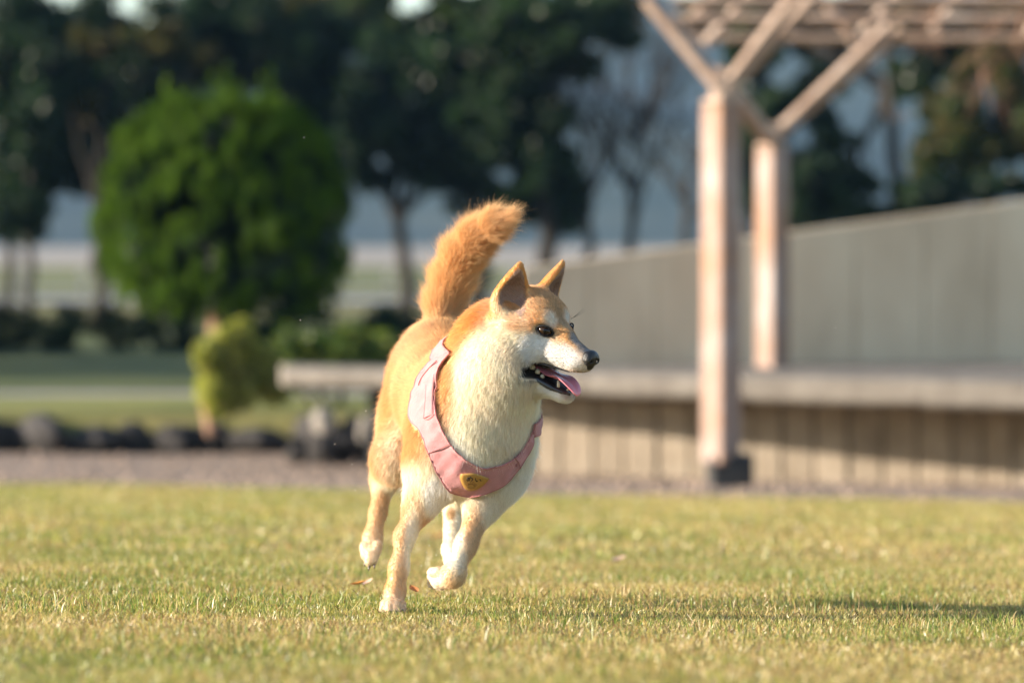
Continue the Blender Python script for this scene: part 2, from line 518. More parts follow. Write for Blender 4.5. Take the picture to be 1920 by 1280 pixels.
WALL = empty('retaining_wall', (2.5, 25.6, -0.25))
tag(WALL, 'grey concrete retaining wall with rising top behind the stone bench', 'wall')
WY = 25.40
WS = 0.26
def wall_top(X): return 0.430 + (X - 0.31) * 0.133
x = 0.06; rr = random.Random(3)
core = MB()
wy = lambda X: WY + (X - 0.3) * WS      # the wall turns a little away to the right
core.hexa([(0.07, wy(0.07) + 0.03, -0.9), (8.0, wy(8) + 0.03, -0.9), (8.0, wy(8) + 0.33, -0.9), (0.07, wy(0.07) + 0.33, -0.9),
           (0.07, wy(0.07) + 0.03, wall_top(0.07) - 0.02), (8.0, wy(8) + 0.03, wall_top(8.0) - 0.02), (8.0, wy(8) + 0.33, wall_top(8.0) - 0.02), (0.07, wy(0.07) + 0.33, wall_top(0.07) - 0.02)])
core.build('wall_core', m_joint, WALL)
while x < 7.9:
    w = 0.46 + rr.uniform(-0.02, 0.02); x2 = x + w - 0.005; y = wy(x) + rr.uniform(-0.004, 0.002); dy2 = (x2 - x) * WS
    b = MB(); zb = -0.265; e = 0.006
    t1, t2 = wall_top(x), wall_top(x2)
    # panel with eased edges
    V = [(x + e, y, zb), (x2 - e, y, zb), (x2 - e, y, t2 - e), (x + e, y, t1 - e), (x, y + e, zb), (x2, y + e, zb), (x2, y + e, t2), (x, y + e, t1), (x, y + 0.36, zb), (x2, y + 0.36, zb), (x2, y + 0.36, t2), (x, y + 0.36, t1)]
    F = [(0, 1, 2, 3), (0, 4, 5, 1), (1, 5, 6, 2), (2, 6, 7, 3), (3, 7, 4, 0), (4, 8, 9, 5), (5, 9, 10, 6), (6, 10, 11, 7), (7, 11, 8, 4), (8, 11, 10, 9)]
    V = [(v[0], v[1] + (v[0] - x) * WS, v[2]) for v in V]
    b.add(V, F); b.build('panel', m_conc, WALL)
    x += w

BENCH = empty('stone_bench', (0.8, 24.3, -0.92))
tag(BENCH, 'long pale stone bench ledge on a block base below the wall', 'bench')
# front edge runs from the left end towards the camera at the right
A = np.array([-1.50, 25.02]); B = np.array([4.4, 21.75])
dirv = (B - A) / np.linalg.norm(B - A); nrmv = np.array([dirv[1], -dirv[0]])     # outwards, to the camera
if nrmv[1] > 0: nrmv = -nrmv
Ltot = np.linalg.norm(B - A); nseg = 6
for i in range(nseg):
    s0 = Ltot * i / nseg + (0.0 if i == 0 else 0.003); s1 = Ltot * (i + 1) / nseg - 0.003
    p0 = A + dirv * s0; p1 = A + dirv * s1
    th = 0.135 + 0.010 * i
    zt = -0.245; e = 0.035
    bk0 = (p0[0], wy(p0[0]) - 0.014) if p0[0] > 0 else (p0[0] - 0.05, p0[1] + 0.62)
    bk1 = (p1[0], wy(p1[0]) - 0.014) if p1[0] > 0 else (p1[0] - 0.05, p1[1] + 0.62)
    prof = [(0.06, zt - th), (0.02, zt - th + 0.012), (0.0, zt - th + e), (0.0, zt - e), (0.012, zt - e * 0.35), (0.035, zt)]
    V = []
    rings_ = ((p0, bk0), (p0 + (p1 - p0) * 0.33, None), (p0 + (p1 - p0) * 0.67, None), (p1, bk1))
    n_ = len(prof) + 2
    for k, (p, bk) in enumerate(rings_):
        t_ = (0, 0.33, 0.67, 1)[k]
        bkp = np.array(bk0) * (1 - t_) + np.array(bk1) * t_
        end = 0.03 if (i == 0 and k == 0) else 0.0
        for d_, z_ in prof:
            q = p - nrmv * (d_ + end) + dirv * 0
            V.append((q[0], q[1], z_ + (rr.uniform(-.003, .003))))
        V.append((bkp[0], bkp[1], zt)); V.append((bkp[0], bkp[1], zt - th))
    F = []
    for k in range(3):
        for j in range(n_):
            j2 = (j + 1) % n_
            F.append((k * n_ + j, k * n_ + j2, (k + 1) * n_ + j2, (k + 1) * n_ + j))
    F += [tuple(range(n_ - 1, -1, -1)), tuple(3 * n_ + j for j in range(n_))]
    mb_ = MB(); mb_.add(V, F); mb_.build('slab', m_slab, BENCH)
# base of upright blocks: set back more and more towards the right
bA = A + dirv * 1.0 - nrmv * 0.36; bB = np.array([4.6, 23.15])
bd = (bB - bA); bl = np.linalg.norm(bd); bd = bd / bl; bn = np.array([bd[1], -bd[0]])
if bn[1] > 0: bn = -bn
s0 = 0.0
ang = math.atan2(bd[1], bd[0])
while s0 < bl - 0.1:
    w = 0.205 + rr.uniform(-0.02, 0.02)
    c = bA + bd * (s0 + w / 2) - bn * (0.10 + rr.uniform(-0.006, 0.010))
    b = MB(); b.box((c[0], c[1], -0.685), (w / 2 - 0.007, 0.10, 0.265), ang, 0.012); b.build('block', m_block, BENCH)
    s0 += w
c = (bA + bB) / 2 - bn * 0.16
b = MB(); b.box((c[0], c[1], -0.69), (bl / 2, 0.13, 0.255), ang); b.build('base_core', m_joint, BENCH)
# dark pier under the free end
b = MB(); q = A + dirv * 0.50 - nrmv * 0.52; b.box((q[0], q[1], -0.66), (0.10, 0.12, 0.265), ang, 0.015); b.build('pier', m_dark, BENCH)

# ------------------------------------------------------------------ pergola
m_post = mat_noise('post paint', [(0.36, (0.28, 0.155, 0.090)), (0.46, (0.28, 0.18, 0.135)), (0.54, (0.29, 0.21, 0.175)), (0.66, (0.37, 0.32, 0.30))], scale=2.3, bump=0.4, bump_scale=60, stretch=(1, 1, 0.8), rough=0.6)
m_beam = mat_noise('beam timber', [(0.3, (0.25, 0.165, 0.12)), (0.5, (0.36, 0.265, 0.205)), (0.7, (0.46, 0.37, 0.31))], scale=3.0, bump=0.5, bump_scale=50, rough=0.7, rnd=0.12)
PERG = empty('pergola', (1.2, 22.0, -0.82))
tag(PERG, 'timber pergola on two square posts with forked braces and lattice roof', 'pergola')
def post(px, Y, ybot, ytop, wid, plinth):
    P0 = PX(px, ybot, Y); P1 = PX(px, ytop, Y)
    hw = wid / 2
    b = MB(); b.box(((P0[0]), Y, (P0[2] + P1[2]) / 2), (hw, hw, (P1[2] - P0[2]) / 2), math.radians(45), 0.012)
    po_ = b.build('post', m_post, PERG)
    b = MB(); b.box((P0[0], Y, P1[2] + 0.045), (hw * 0.58, hw * 0.58, 0.055), math.radians(45), 0.012); b.build('neck', m_beam, po_)
    b = MB(); b.box((P0[0] - 0.004, Y, P1[2] + 0.024), (hw * 0.93, hw * 0.93, 0.020), math.radians(45), 0.01); b.build('collar', m_beam, po_)
    b = MB(); b.tube([(P0[0], Y - 0.10, P1[2] + 0.12), (P0[0], Y + 0.10, P1[2] + 0.12)], 0.055, 14); b.build('pin', m_beam, po_)
    if plinth:
        b = MB(); b.box((P0[0] + 0.055, Y + 0.05, P0[2] - 0.045), (0.125, 0.13, 0.095), math.radians(4), 0.012); b.build('footing', m_dark, po_)
    return P1
J1 = post(1352, 22.0, 868, 200, 0.172, True)
J2 = post(1448, 25.0, 704, 282, 0.165, False)
ZR = 2.03
def bm_(a, c, w=0.075, h=0.10, name='brace', mat=None, up=(-0.7, -0.7, 0.15)):
    b = MB(); b.beam(a, c, w, h, up); return b.build(name, mat or m_beam, PERG)
def at_roof(px, Y): return np.array([(px - 960) / F_PX * Y, Y, ZR - 0.06])
for J, Y, pl, pr in ((J1, 22.0, 1212, 1490), (J2, 25.0, 1300, 1665)):
    t0 = J + np.array([0, 0, 0.10])
    if Y < 23: bm_(t0 + np.array([0, 0.0, 0]), at_roof(pl, Y), 0.06, 0.085)
    bm_(t0 + np.array([0.03, -0.055, 0.01]), at_roof(pr, Y) + np.array([0, -0.055, 0]), 0.05, 0.08)
    bm_(t0 + np.array([0.05, 0.30, 0.01]), at_roof(pr, Y) + np.array([0.12, 0.30, 0]), 0.05, 0.08)
# strut from the rear post down-left to the front post
bm_(J2 + np.array([-0.02, -0.03, 0.07]), J1 + np.array([-0.03, 0.10, 0.20]), 0.07, 0.10)
# roof: purlins across, rafters along
for k, Y in enumerate((22.0, 23.35, 25.2, 27.6)):
    xa = (1275 - 960) / F_PX * Y; xb = (1990 - 960) / F_PX * Y
    bm_((xa - 0.05, Y, ZR), (xb + 1.0, Y, ZR), 0.042, 0.055, 'purlin', None, (0, -0.7, 0.7))
for k in range(1):
    X0 = 3.2
    bm_((X0, 21.6, ZR + 0.065), (X0 + 0.55, 27.8, ZR + 0.065), 0.05, 0.06, 'rafter', None, (0, 0, 1))
for k in range(0):
    X0 = 0.9 + 0.9 * k
    bm_((X0, 23.5, ZR - 0.075), (X0 + 0.42, 25.1, ZR - 0.075), 0.05, 0.05, 'lath')
# forked brace of a post standing outside the picture
for (a0, a1, aY, c0_, c1_, cY) in ((1285, 50, 26.0, 1345, -12, 26.0), (1322, 84, 25.6, 1410, -12, 25.6), (1530, -12, 25.3, 1620, 88, 25.3), (1598, 84, 25.45, 1685, -10, 25.45), (1750, 60, 26.2, 1800, -10, 26.2)):
    bm_(PX(a0, a1, aY), PX(c0_, c1_, cY), 0.05, 0.075)

# dry vine on the pergola
m_twig = mat_noise('dry twig', [(0.3, (0.16, 0.085, 0.055)), (0.7, (0.30, 0.18, 0.12))], scale=20, bump=0.2)
def twig_rec(mb_, p, d, L, r, depth, rg_, spread=0.5, sides=4, grav=0.0):
    d = d / np.linalg.norm(d)
    pts = [p]; q = p.copy(); dd = d.copy()
    for i in range(3):
        dd = dd + rg_.normal(0, 0.14, 3) + np.array([0, 0, grav]); dd /= np.linalg.norm(dd)
        q = q + dd * L / 3; pts.append(q)
    mb_.tube(pts, [r, r * 0.86, r * 0.72, r * 0.58], sides, cap=False)
    if depth <= 0: return
    nb = 2 if depth > 2 else 3
    for i in range(nb):
        k = rg_.integers(1, 4)
        nd = dd + rg_.normal(0, spread, 3); nd /= np.linalg.norm(nd)
        twig_rec(mb_, pts[k] if i else pts[3], nd, L * rg_.uniform(0.6, 0.85), r * 0.58, depth - 1, rg_, spread, 3 if depth < 4 else sides, grav)
vb = MB(); rgv = np.random.default_rng(6)
for i in range(9):
    p = np.array([rgv.uniform(3.15, 3.8), rgv.uniform(23.4, 25.0), ZR + 0.12])
    twig_rec(vb, p, np.array([rgv.normal(-0.3, 0.5), rgv.normal(0, 0.4), rgv.uniform(-0.6, 0.5)]), 0.45, 0.010, 3, rgv, 0.6)
VINE = vb.build('dry_vine', m_twig)
tag(VINE, 'bare brown vine twigs tangled over the corner of the pergola roof', 'vine')

# ------------------------------------------------------------------ rocks edging the terrace
m_rock = mat_noise('edging rock', [(0.25, (0.022, 0.020, 0.021)), (0.5, (0.050, 0.046, 0.044)), (0.75, (0.11, 0.10, 0.09))], scale=5, bump=1.0, bump_scale=25, rnd=0.25)
def rock_mesh(seed):
    rg_ = np.random.default_rng(seed)
    V, F = [], []
    nu, nv2 = 10, 6
    k = rg_.normal(0, 1, (4, 3)) * 2.2; ph_ = rg_.uniform(0, 6, 4)
    for j in range(nv2 + 1):
        th = math.pi * j / nv2
        for i in range(nu):
            f_ = 2 * math.pi * i / nu
            d = np.array([math.sin(th) * math.cos(f_), math.sin(th) * math.sin(f_), math.cos(th)])
            m = np.abs(d) ** 0.6; d2 = np.sign(d) * m / np.linalg.norm(m) * 1.0
            s_ = 1 + 0.10 * sum(math.sin(k[q] @ d + ph_[q]) for q in range(4))
            V.append(d2 * s_)
    for j in range(nv2):
        for i in range(nu):
            F.append((j * nu + i, (j + 1) * nu + i, (j + 1) * nu + (i + 1) % nu, j * nu + (i + 1) % nu))
    me = bpy.data.meshes.new('rock'); me.from_pydata([tuple(v) for v in V], [], F); me.update(); me.materials.append(m_rock)
    return me
rocks = [rock_mesh(s_) for s_ in range(8)]
EDG = empty('rock_edging', (-3.0, 27.2, -0.92))
tag(EDG, 'row of dark rough boulders edging the terrace behind the gravel', 'rock edging')
rr = random.Random(8); x = -7.5
def put_rock(x, y, z, sx, sy, sz, parent=EDG):
    o = bpy.data.objects.new('stone', rocks[rr.randrange(8)]); COL.objects.link(o)
    o.parent = parent; o.matrix_parent_inverse = Matrix.Translation(-parent.location)
    o.location = (x, y, z); o.scale = (sx, sy, sz); o.rotation_euler = (rr.uniform(-.15, .15), rr.uniform(-.15, .15), rr.uniform(0, 6.28))
    return o
while x < 1.6:
    w = rr.choice((0.10, 0.14, 0.2, 0.26, 0.36, 0.48)) * rr.uniform(0.9, 1.1)
    h_ = rr.uniform(0.10, 0.165)
    put_rock(x + w / 2, 27.17 + rr.uniform(-.05, .05), -0.92 + h_ * 0.80, w * 0.56, rr.uniform(0.13, 0.2), h_)
    x += w * 0.92
# a second low row and the heap below the free end of the bench
for i in range(9):
    put_rock(-1.45 + 0.16 * i + rr.uniform(-.05, .05), 25.6 + rr.uniform(-0.1, 0.5), -0.86 + rr.uniform(0, 0.05), rr.uniform(.07, .14), rr.uniform(.07, .12), rr.uniform(.07, .13))
PALE = mat_noise('pale rock', [(0.3, (0.30, 0.27, 0.24)), (0.7, (0.48, 0.44, 0.38))], scale=6, bump=0.8)
for (px_, py_, Y_, sx, sz) in ((604, 792, 26.3, 0.085, 0.10), (692, 806, 26.2, 0.045, 0.11)):
    q = PX(px_, py_, Y_); o = put_rock(q[0], q[1], q[2], sx, 0.08, sz)
    o.data = o.data.copy(); o.data.materials[0] = PALE
# pebbles of the path
rgp = np.random.default_rng(31); n = 2600
PXY = np.stack([rgp.uniform(-6, 5, n), rgp.uniform(17.4, 27.0, n)], -1); PXY = PXY[PXY[:, 1] > edge_y(PXY[:, 0]) + 0.05]
n = len(PXY)
oc = np.array([(1, 0, 0), (-1, 0, 0), (0, 1, 0), (0, -1, 0), (0, 0, 1), (0, 0, -1)], float)
of = np.array([(0, 2, 4), (2, 1, 4), (1, 3, 4), (3, 0, 4), (2, 0, 5), (1, 2, 5), (3, 1, 5), (0, 3, 5)])
sz = rgp.uniform(0.010, 0.030, (n, 1, 3)); jit = rgp.uniform(0.7, 1.3, (n, 6, 1))
cz = terr_z(PXY[:, 0], PXY[:, 1])
PV_ = np.concatenate([PXY, cz[:, None]], 1)[:, None, :] + oc[None] * sz * jit
PF_ = (of[None] + (np.arange(n) * 6)[:, None, None]).reshape(-1, 3)
pc = np.repeat(np.array([0.26, 0.195, 0.15]) * rgp.uniform(0.5, 1.4, (n, 1)), 6, axis=0)
tag(mesh_np('gravel', PV_.reshape(-1, 3), PF_, mat_attr('pebble', rough=0.9), None, False, pc), 'loose reddish brown gravel strewn over the path', 'gravel', kind='stuff')
# ------------------------------------------------------------------ trees, shrubs, hedge
m_foliage = mat_leaf('foliage', trans=0.40, gloss=0.02, rough=0.4, tcol=(1.0, 1.05, 0.5))
m_bark = mat_noise('bark', [(0.3, (0.014, 0.012, 0.010)), (0.7, (0.040, 0.032, 0.025))], scale=8, bump=1.0, bump_scale=30, stretch=(1, 1, 0.3))
m_redbark = mat_noise('reddish bark', [(0.3, (0.20, 0.11, 0.065)), (0.7, (0.38, 0.23, 0.15))], scale=8, bump=1.0, bump_scale=30, stretch=(1, 1, 0.3))


def leaf_cloud(name, centers, radii, n, size, cols, rg_, parent, mat, shell=0.55, droop=0.0, elong=1.6):
    """leaf-sized faces spread through the clumps of a crown"""
    centers = np.asarray(centers, float); radii = np.asarray(radii, float)
    if radii.ndim == 1: radii = np.repeat(radii[:, None], 3, 1)
    vol = radii.prod(1) ** (2 / 3.0); pk = rg_.choice(len(centers), n, p=vol / vol.sum())
    d = rg_.normal(0, 1, (n, 3)); d /= np.linalg.norm(d, axis=1, keepdims=True)
    r = rg_.random(n) ** shell
    P = centers[pk] + d * radii[pk] * r[:, None]
    ax = rg_.normal(0, 1, (n, 3)) + d * 0.5; ax[:, 2] -= droop; ax /= np.linalg.norm(ax, axis=1, keepdims=True)
    sd = np.cross(ax, rg_.normal(0, 1, (n, 3))); sd /= np.linalg.norm(sd, axis=1, keepdims=True)
    s_ = rg_.uniform(*size, n)[:, None]
    V = np.stack([P - ax * s_ * elong * 0.5, P + sd * s_ * 0.5, P + ax * s_ * elong * 0.5, P - sd * s_ * 0.5], 1)
    F = np.arange(n * 4).reshape(n, 4)
    cols = np.asarray(cols, float)
    cl = cols[rg_.integers(0, len(cols), n)] * rg_.normal(1, 0.18, n)[:, None]
    tint_c = rg_.uniform(0.75, 1.3, len(centers))
    cl = np.clip(cl * tint_c[pk][:, None], 0.004, 0.6)
    return mesh_np(name, V.reshape(-1, 3), F, mat, parent, False, np.repeat(cl, 4, axis=0))


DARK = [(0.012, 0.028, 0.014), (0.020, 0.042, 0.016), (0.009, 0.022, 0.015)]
MID = [(0.030, 0.060, 0.018), (0.05, 0.08, 0.02), (0.02, 0.042, 0.016)]
OLIVE = [(0.055, 0.06, 0.016), (0.09, 0.072, 0.02), (0.032, 0.045, 0.014), (0.08, 0.05, 0.02)]


def limb(mb_, a, b_, r0, r1, rg_, sag=0.0, n=5, sides=7):
    a = np.asarray(a, float); b_ = np.asarray(b_, float)
    pts = []
    L = np.linalg.norm(b_ - a)
    for i in range(n + 1):
        t = i / n
        p = a * (1 - t) + b_ * t + rg_.normal(0, 0.02 * L, 3) * (0 < i < n) + np.array([0, 0, sag * L * math.sin(math.pi * t)])
        pts.append(p)
    mb_.tube(pts, [r0 + (r1 - r0) * i / n for i in range(n + 1)], sides)
    return pts


def tree(name, label, px, Y, trunk_r, clumps, n_leaf, size, cols, seed, cat='tree', fork=None, group=None, top=None, shell=0.55):
    """clumps: (px, py, dY, r_px_x, r_px_z) read off the photograph at the tree's distance"""
    rg_ = np.random.default_rng(seed)
    X = (px - 960) / F_PX * Y
    zb = float(terr_z(np.array([X]), np.array([Y]))[0])
    root = empty(name, (X, Y, zb))
    tag(root, label, cat, group)
    cen = np.array([PX(a, b_, Y + c) for a, b_, c, *_ in clumps]); rad = np.array([[rx * Y / F_PX, max(rx, rz) * Y / F_PX, rz * Y / F_PX] for *_, rx, rz in clumps])
    # break each clump up into smaller ones so that light falls through
    sub_c, sub_r = [], []
    for c, r in zip(cen, rad):
        for i in range(24):
            d = rg_.normal(0, 1, 3); d /= np.linalg.norm(d)
            sub_c.append(c + d * r * rg_.uniform(0.2, 0.95)); sub_r.append(r * rg_.uniform(0.22, 0.45))
    leaf_cloud('crown', sub_c, np.array(sub_r), int(n_leaf * 3.6), (size[0] * 0.75, size[1] * 0.8), cols, rg_, root, m_foliage, shell)
    mb_ = MB()
    zt = top if top is not None else cen[:, 2].max() - rad[:, 2].mean() * 0.5
    base = np.array([X, Y, zb - 0.05])
    fz = fork if fork is not None else zb + (zt - zb) * 0.45
    fp = np.array([X + rg_.normal(0, 0.08), Y, fz])
    limb(mb_, base, fp, trunk_r, trunk_r * 0.75, rg_, n=6)
    mb_.build('trunk', m_bark, root, True)
    for c, r in zip(cen, rad):
        lb = MB(); limb(lb, fp - np.array([0, 0, rg_.uniform(0, 0.3)]), c, trunk_r * 0.45, trunk_r * 0.12, rg_, 0.06, 5, 6)
        for i in range(4):
            d = rg_.normal(0, 1, 3); d /= np.linalg.norm(d)
            limb(lb, fp * 0.35 + c * 0.65, c + d * r * 0.85, trunk_r * 0.16, trunk_r * 0.05, rg_, 0.0, 3, 4)
        lb.build('limb', m_bark, root, True)
    return root


GT = 'tall trees beyond the hedge'
tree('olive_tree', 'olive tree catching the sun at the upper left above the conifer', 190, 56, 0.10,
     [(105, 130, 0, 55, 40), (200, 85, 0, 60, 40), (300, 70, 0, 55, 35), (165, 200, 0, 35, 28), (390, 110, 0, 45, 35)], 2600, (0.06, 0.10), OLIVE, 23, group=GT)
tree('evergreen_tree', 'dark evergreen at the far left edge with a slim bare trunk', 15, 58, 0.085,
     [(10, 150, 0, 120, 130), (110, 60, 0.5, 120, 100), (70, 300, -0.3, 90, 100), (10, 340, 0, 70, 70), (150, 210, 0.6, 100, 90), (140, 310, 0.6, 80, 60), (30, 420, 0, 60, 40)], 11000, (0.06, 0.12), DARK, 1, group=GT)
tree('evergreen_tree', 'slim dark evergreen just right of the leftmost tree', 55, 55, 0.075,
     [(60, 250, 0, 60, 90), (40, 390, 0, 70, 50), (90, 130, 0.5, 60, 90)], 4000, (0.06, 0.11), DARK, 2, group=GT)
tree('evergreen_tree', 'broad dark tree rising behind the clipped conifer', 330, 62, 0.22,
     [(210, 80, 0, 110, 110), (640, 180, 0.6, 80, 80), (620, 60, 0.5, 90, 90), (120, 130, 0.5, 90, 100), (300, 150, -0.5, 120, 110), (390, 40, 0.5, 130, 100), (500, 90, 0, 120, 110), (560, 200, 0.5, 90, 90), (180, 250, 0.5, 70, 80), (600, 320, 0, 70, 90)], 15000, (0.07, 0.13), DARK + MID[2:], 3, group=GT)
tree('olive_tree', 'olive toned tree whose crown catches the sun at the top edge', 560, 66, 0.2,
     [(480, 40, 0, 110, 70), (600, 20, 0, 90, 60), (545, 110, 1, 70, 60), (330, 60, 0, 80, 50)], 6500, (0.07, 0.12), OLIVE, 4, group=GT)
tree('evergreen_tree', 'dark tree with a slim trunk left of the dog\'s tail', 765, 60, 0.13,
     [(720, 200, 0, 100, 80), (760, 120, 0.5, 90, 80), (690, 150, 0.3, 60, 60), (790, 270, 0, 105, 85), (860, 170, 0, 90, 90), (700, 330, 0, 50, 40), (850, 330, 0.3, 70, 60), (680, 250, 0, 55, 60)], 9000, (0.07, 0.12), DARK, 5, group=GT)
tree('evergreen_tree', 'big dark tree with a thick trunk above the dog\'s head', 1040, 58, 0.17,
     [(930, 80, 0, 120, 90), (1040, 70, -0.4, 120, 80), (1000, 190, 0, 110, 90), (1110, 40, 0, 110, 60), (930, 260, 0.4, 90, 80), (1010, 310, 0, 80, 70), (1060, 380, 0.4, 55, 60), (960, 380, 0, 55, 50)], 17000, (0.07, 0.12), DARK + MID[:1], 6, group=GT)
tree('leafy_tree', 'fresh green leafy crown along the top edge between the tail and the pergola', 900, 64, 0.18,
     [(760, 60, 0, 80, 60), (880, 30, 0, 100, 60), (1000, 20, 0, 90, 55), (1130, 10, 0, 80, 50), (690, 0, 0, 80, 45), (930, 130, 0, 55, 50)], 7000, (0.07, 0.12), MID + OLIVE[:1], 7, group=GT)
tree('leafy_tree', 'tree with a dark forked trunk seen through the pergola', 1668, 56, 0.12,
     [(1720, 150, 0, 60, 50), (1660, 60, 0, 70, 40), (1330, 20, 2, 70, 50), (1420, 40, 2, 100, 70), (1540, 50, 2, 100, 75), (1680, 30, 2, 90, 70), (1790, 50, 2, 90, 70), (1890, 30, 2, 80, 70), (1780, 220, 0, 60, 60), (1600, 330, 0.5, 50, 50), (1560, 380, 0.5, 70, 40)], 15000, (0.06, 0.11), DARK + MID, 8, group=GT, fork=PX(1668, 150, 56)[2])
tree('leafy_tree', 'yellowing leafy tree at the right edge above the wall', 1850, 52, 0.11,
     [(1800, 200, 0, 70, 70), (1870, 130, 0, 70, 70), (1840, 280, 0, 80, 60), (1910, 240, 0, 60, 80), (1760, 300, 0, 60, 50)], 6500, (0.06, 0.11), OLIVE + MID, 9, group=GT)
tree('dark_shrub_tree', 'low dark evergreen growing just behind the wall top', 1535, 48, 0.09,
     [(1530, 340, 0, 55, 60), (1500, 400, 0, 60, 40), (1740, 370, 0, 80, 40), (1860, 350, 0, 70, 35), (1640, 400, 0, 70, 30)], 6000, (0.05, 0.10), DARK, 10, group=GT)

tree('evergreen_tree', 'dark tree showing between the two pergola posts', 1420, 56, 0.10,
     [(1420, 300, 0, 45, 100), (1500, 330, 0, 60, 80), (1440, 200, 0, 60, 70), (1555, 260, 0, 55, 60), (1400, 110, 0.4, 60, 60), (1530, 160, 0.4, 60, 50)], 5200, (0.06, 0.11), DARK + MID[2:], 12, group=GT)

tree('evergreen_tree', 'dark evergreen out of view on the left that shades the upper lawn', -420, 36.5, 0.14,
     [(-420, 330, 0, 280, 200), (-520, 420, 0.5, 240, 170), (-330, 240, -0.4, 220, 170), (-480, 180, 0.6, 240, 150), (-430, 520, 0, 300, 120), (-300, 450, -0.5, 220, 150)], 15000, (0.08, 0.14), DARK, 17, group=GT)
tree('evergreen_tree', 'second dark evergreen out of view on the left beyond the first', -330, 41.0, 0.14,
     [(-330, 330, 0, 260, 190), (-430, 430, 0.5, 220, 150), (-250, 260, -0.4, 180, 150), (-380, 180, 0.6, 220, 150), (-330, 520, 0, 280, 110), (-230, 440, -0.5, 200, 150)], 15000, (0.08, 0.14), DARK, 18, group=GT)

# bare trees before the blue hill
for bpx, bY, blabel, bseed, nl in ((1186, 60, 'leafless tree with fine upswept twigs in front of the blue hill', 14, 14),
                                   (1100, 63, 'thinner leafless tree between the thick dark trunk and the other bare tree', 15, 10),
                                   (1290, 66, 'faint leafless tree just left of the front pergola post', 16, 9)):
    rgb_ = np.random.default_rng(bseed)
    root = empty('bare_tree', (PX(bpx, 560, bY)[0], bY, -0.65))
    tag(root, blabel, 'tree', GT)
    tb = MB(); base = PX(bpx, 600, bY); base[2] = -0.65
    limb(tb, base, PX(bpx - 2, 330, bY), 0.10, 0.065, rgb_, n=6)
    tb.build('trunk', m_bark, root, True)
    for i in range(nl):
        lb = MB(); st = PX(bpx - 2 + rgb_.uniform(-3, 3), rgb_.uniform(240, 430), bY)
        if i == 0: st = PX(bpx - 2, 335, bY)
        side = rgb_.choice([-1, 1])
        twig_rec(lb, st, np.array([side * rgb_.uniform(0.2, 0.9), rgb_.normal(0, 0.4), rgb_.uniform(0.7, 1.2)]), rgb_.uniform(0.6, 1.1), 0.038, 4, rgb_, 0.36, 4, 0.06)
        lb.build('limb', m_bark, root)

# clipped conifer
m_conifer = mat_leaf('conifer sprays', trans=0.15, gloss=0.008, rough=0.5, tcol=(1.0, 1.05, 0.4))
CY = 33.0
rgc = np.random.default_rng(41)
cx = (418 - 960) / F_PX * CY
CON = empty('conifer', (cx, CY, -0.65))
tag(CON, 'rounded bright green conifer with tufted top and a short reddish trunk', 'tree')
cc, cr = [], []
for i in range(1500):
    t = rgc.random(); a_ = rgc.uniform(0, 6.283)
    # outline: half widths in px at heights
    yy = 590 - 400 * t
    hw = np.interp(yy, [190, 215, 260, 320, 400, 480, 550, 590], [110, 155, 205, 228, 246, 252, 228, 140])
    off = np.interp(yy, [190, 590], [-8, 0])
    lump = math.sin(a_ * 5 + yy * 0.021) * math.sin(yy * 0.043 + a_ * 2 + 1)
    if lump < -0.45: continue            # gaps between the boughs
    hw = hw * (0.97 + 0.06 * lump + 0.04 * math.sin(yy * 0.07 + a_ * 3))
    rr_ = hw * (0.80 + 0.19 * rgc.random())
    q = PX(422 + off + math.cos(a_) * rr_, yy, CY); q[1] = CY + math.sin(a_) * rr_ * CY / F_PX
    cc.append(q); cr.append([0.040, 0.040, 0.085])
for i in range(26):
    px_ = rgc.uniform(300, 540); a_ = rgc.uniform(-0.5, 0.5)
    q = PX(px_, 200 + abs(px_ - 410) * 0.32 + rgc.uniform(-25, 20), CY + a_); cc.append(q); cr.append([0.05, 0.05, 0.16])
tcc, tcr = [], []
for px_, py_ in ((310, 165), (400, 160), (425, 150), (505, 150), (490, 175), (380, 190), (545, 215), (275, 225), (330, 190), (450, 185), (235, 270), (590, 270), (215, 330), (640, 340)):
    for q_ in range(5): tcc.append(PX(px_ + rgc.uniform(-4, 4) * (q_ + 0.5), py_ - 14 + q_ * 17, CY + rgc.uniform(-.05, .05))); tcr.append([0.014 + 0.012 * q_, 0.014 + 0.012 * q_, 0.09])
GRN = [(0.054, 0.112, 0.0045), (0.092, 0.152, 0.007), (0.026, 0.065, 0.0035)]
leaf_cloud('top_tufts', tcc, np.array(tcr), 9000, (0.010, 0.022), GRN, rgc, CON, m_conifer, 0.5, -1.2, 2.6)
leaf_cloud('crown', cc, np.array(cr), 110000, (0.009, 0.019), GRN, rgc, CON, m_conifer, 0.5, -0.9, 2.6)
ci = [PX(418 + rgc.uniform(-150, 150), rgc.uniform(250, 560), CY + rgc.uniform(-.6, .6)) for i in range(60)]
leaf_cloud('inner_foliage', ci, np.full((60, 3), 0.27), 22000, (0.05, 0.09), DARK, rgc, CON, m_foliage, 0.6)  # inner leaves coloured darker to paint the shade between the boughs
tb = MB(); limb(tb, (cx - 0.03, CY - 0.25, -0.68), PX(408, 540, CY - 0.25), 0.085, 0.06, rgc); tb.build('trunk', m_redbark, CON, True)

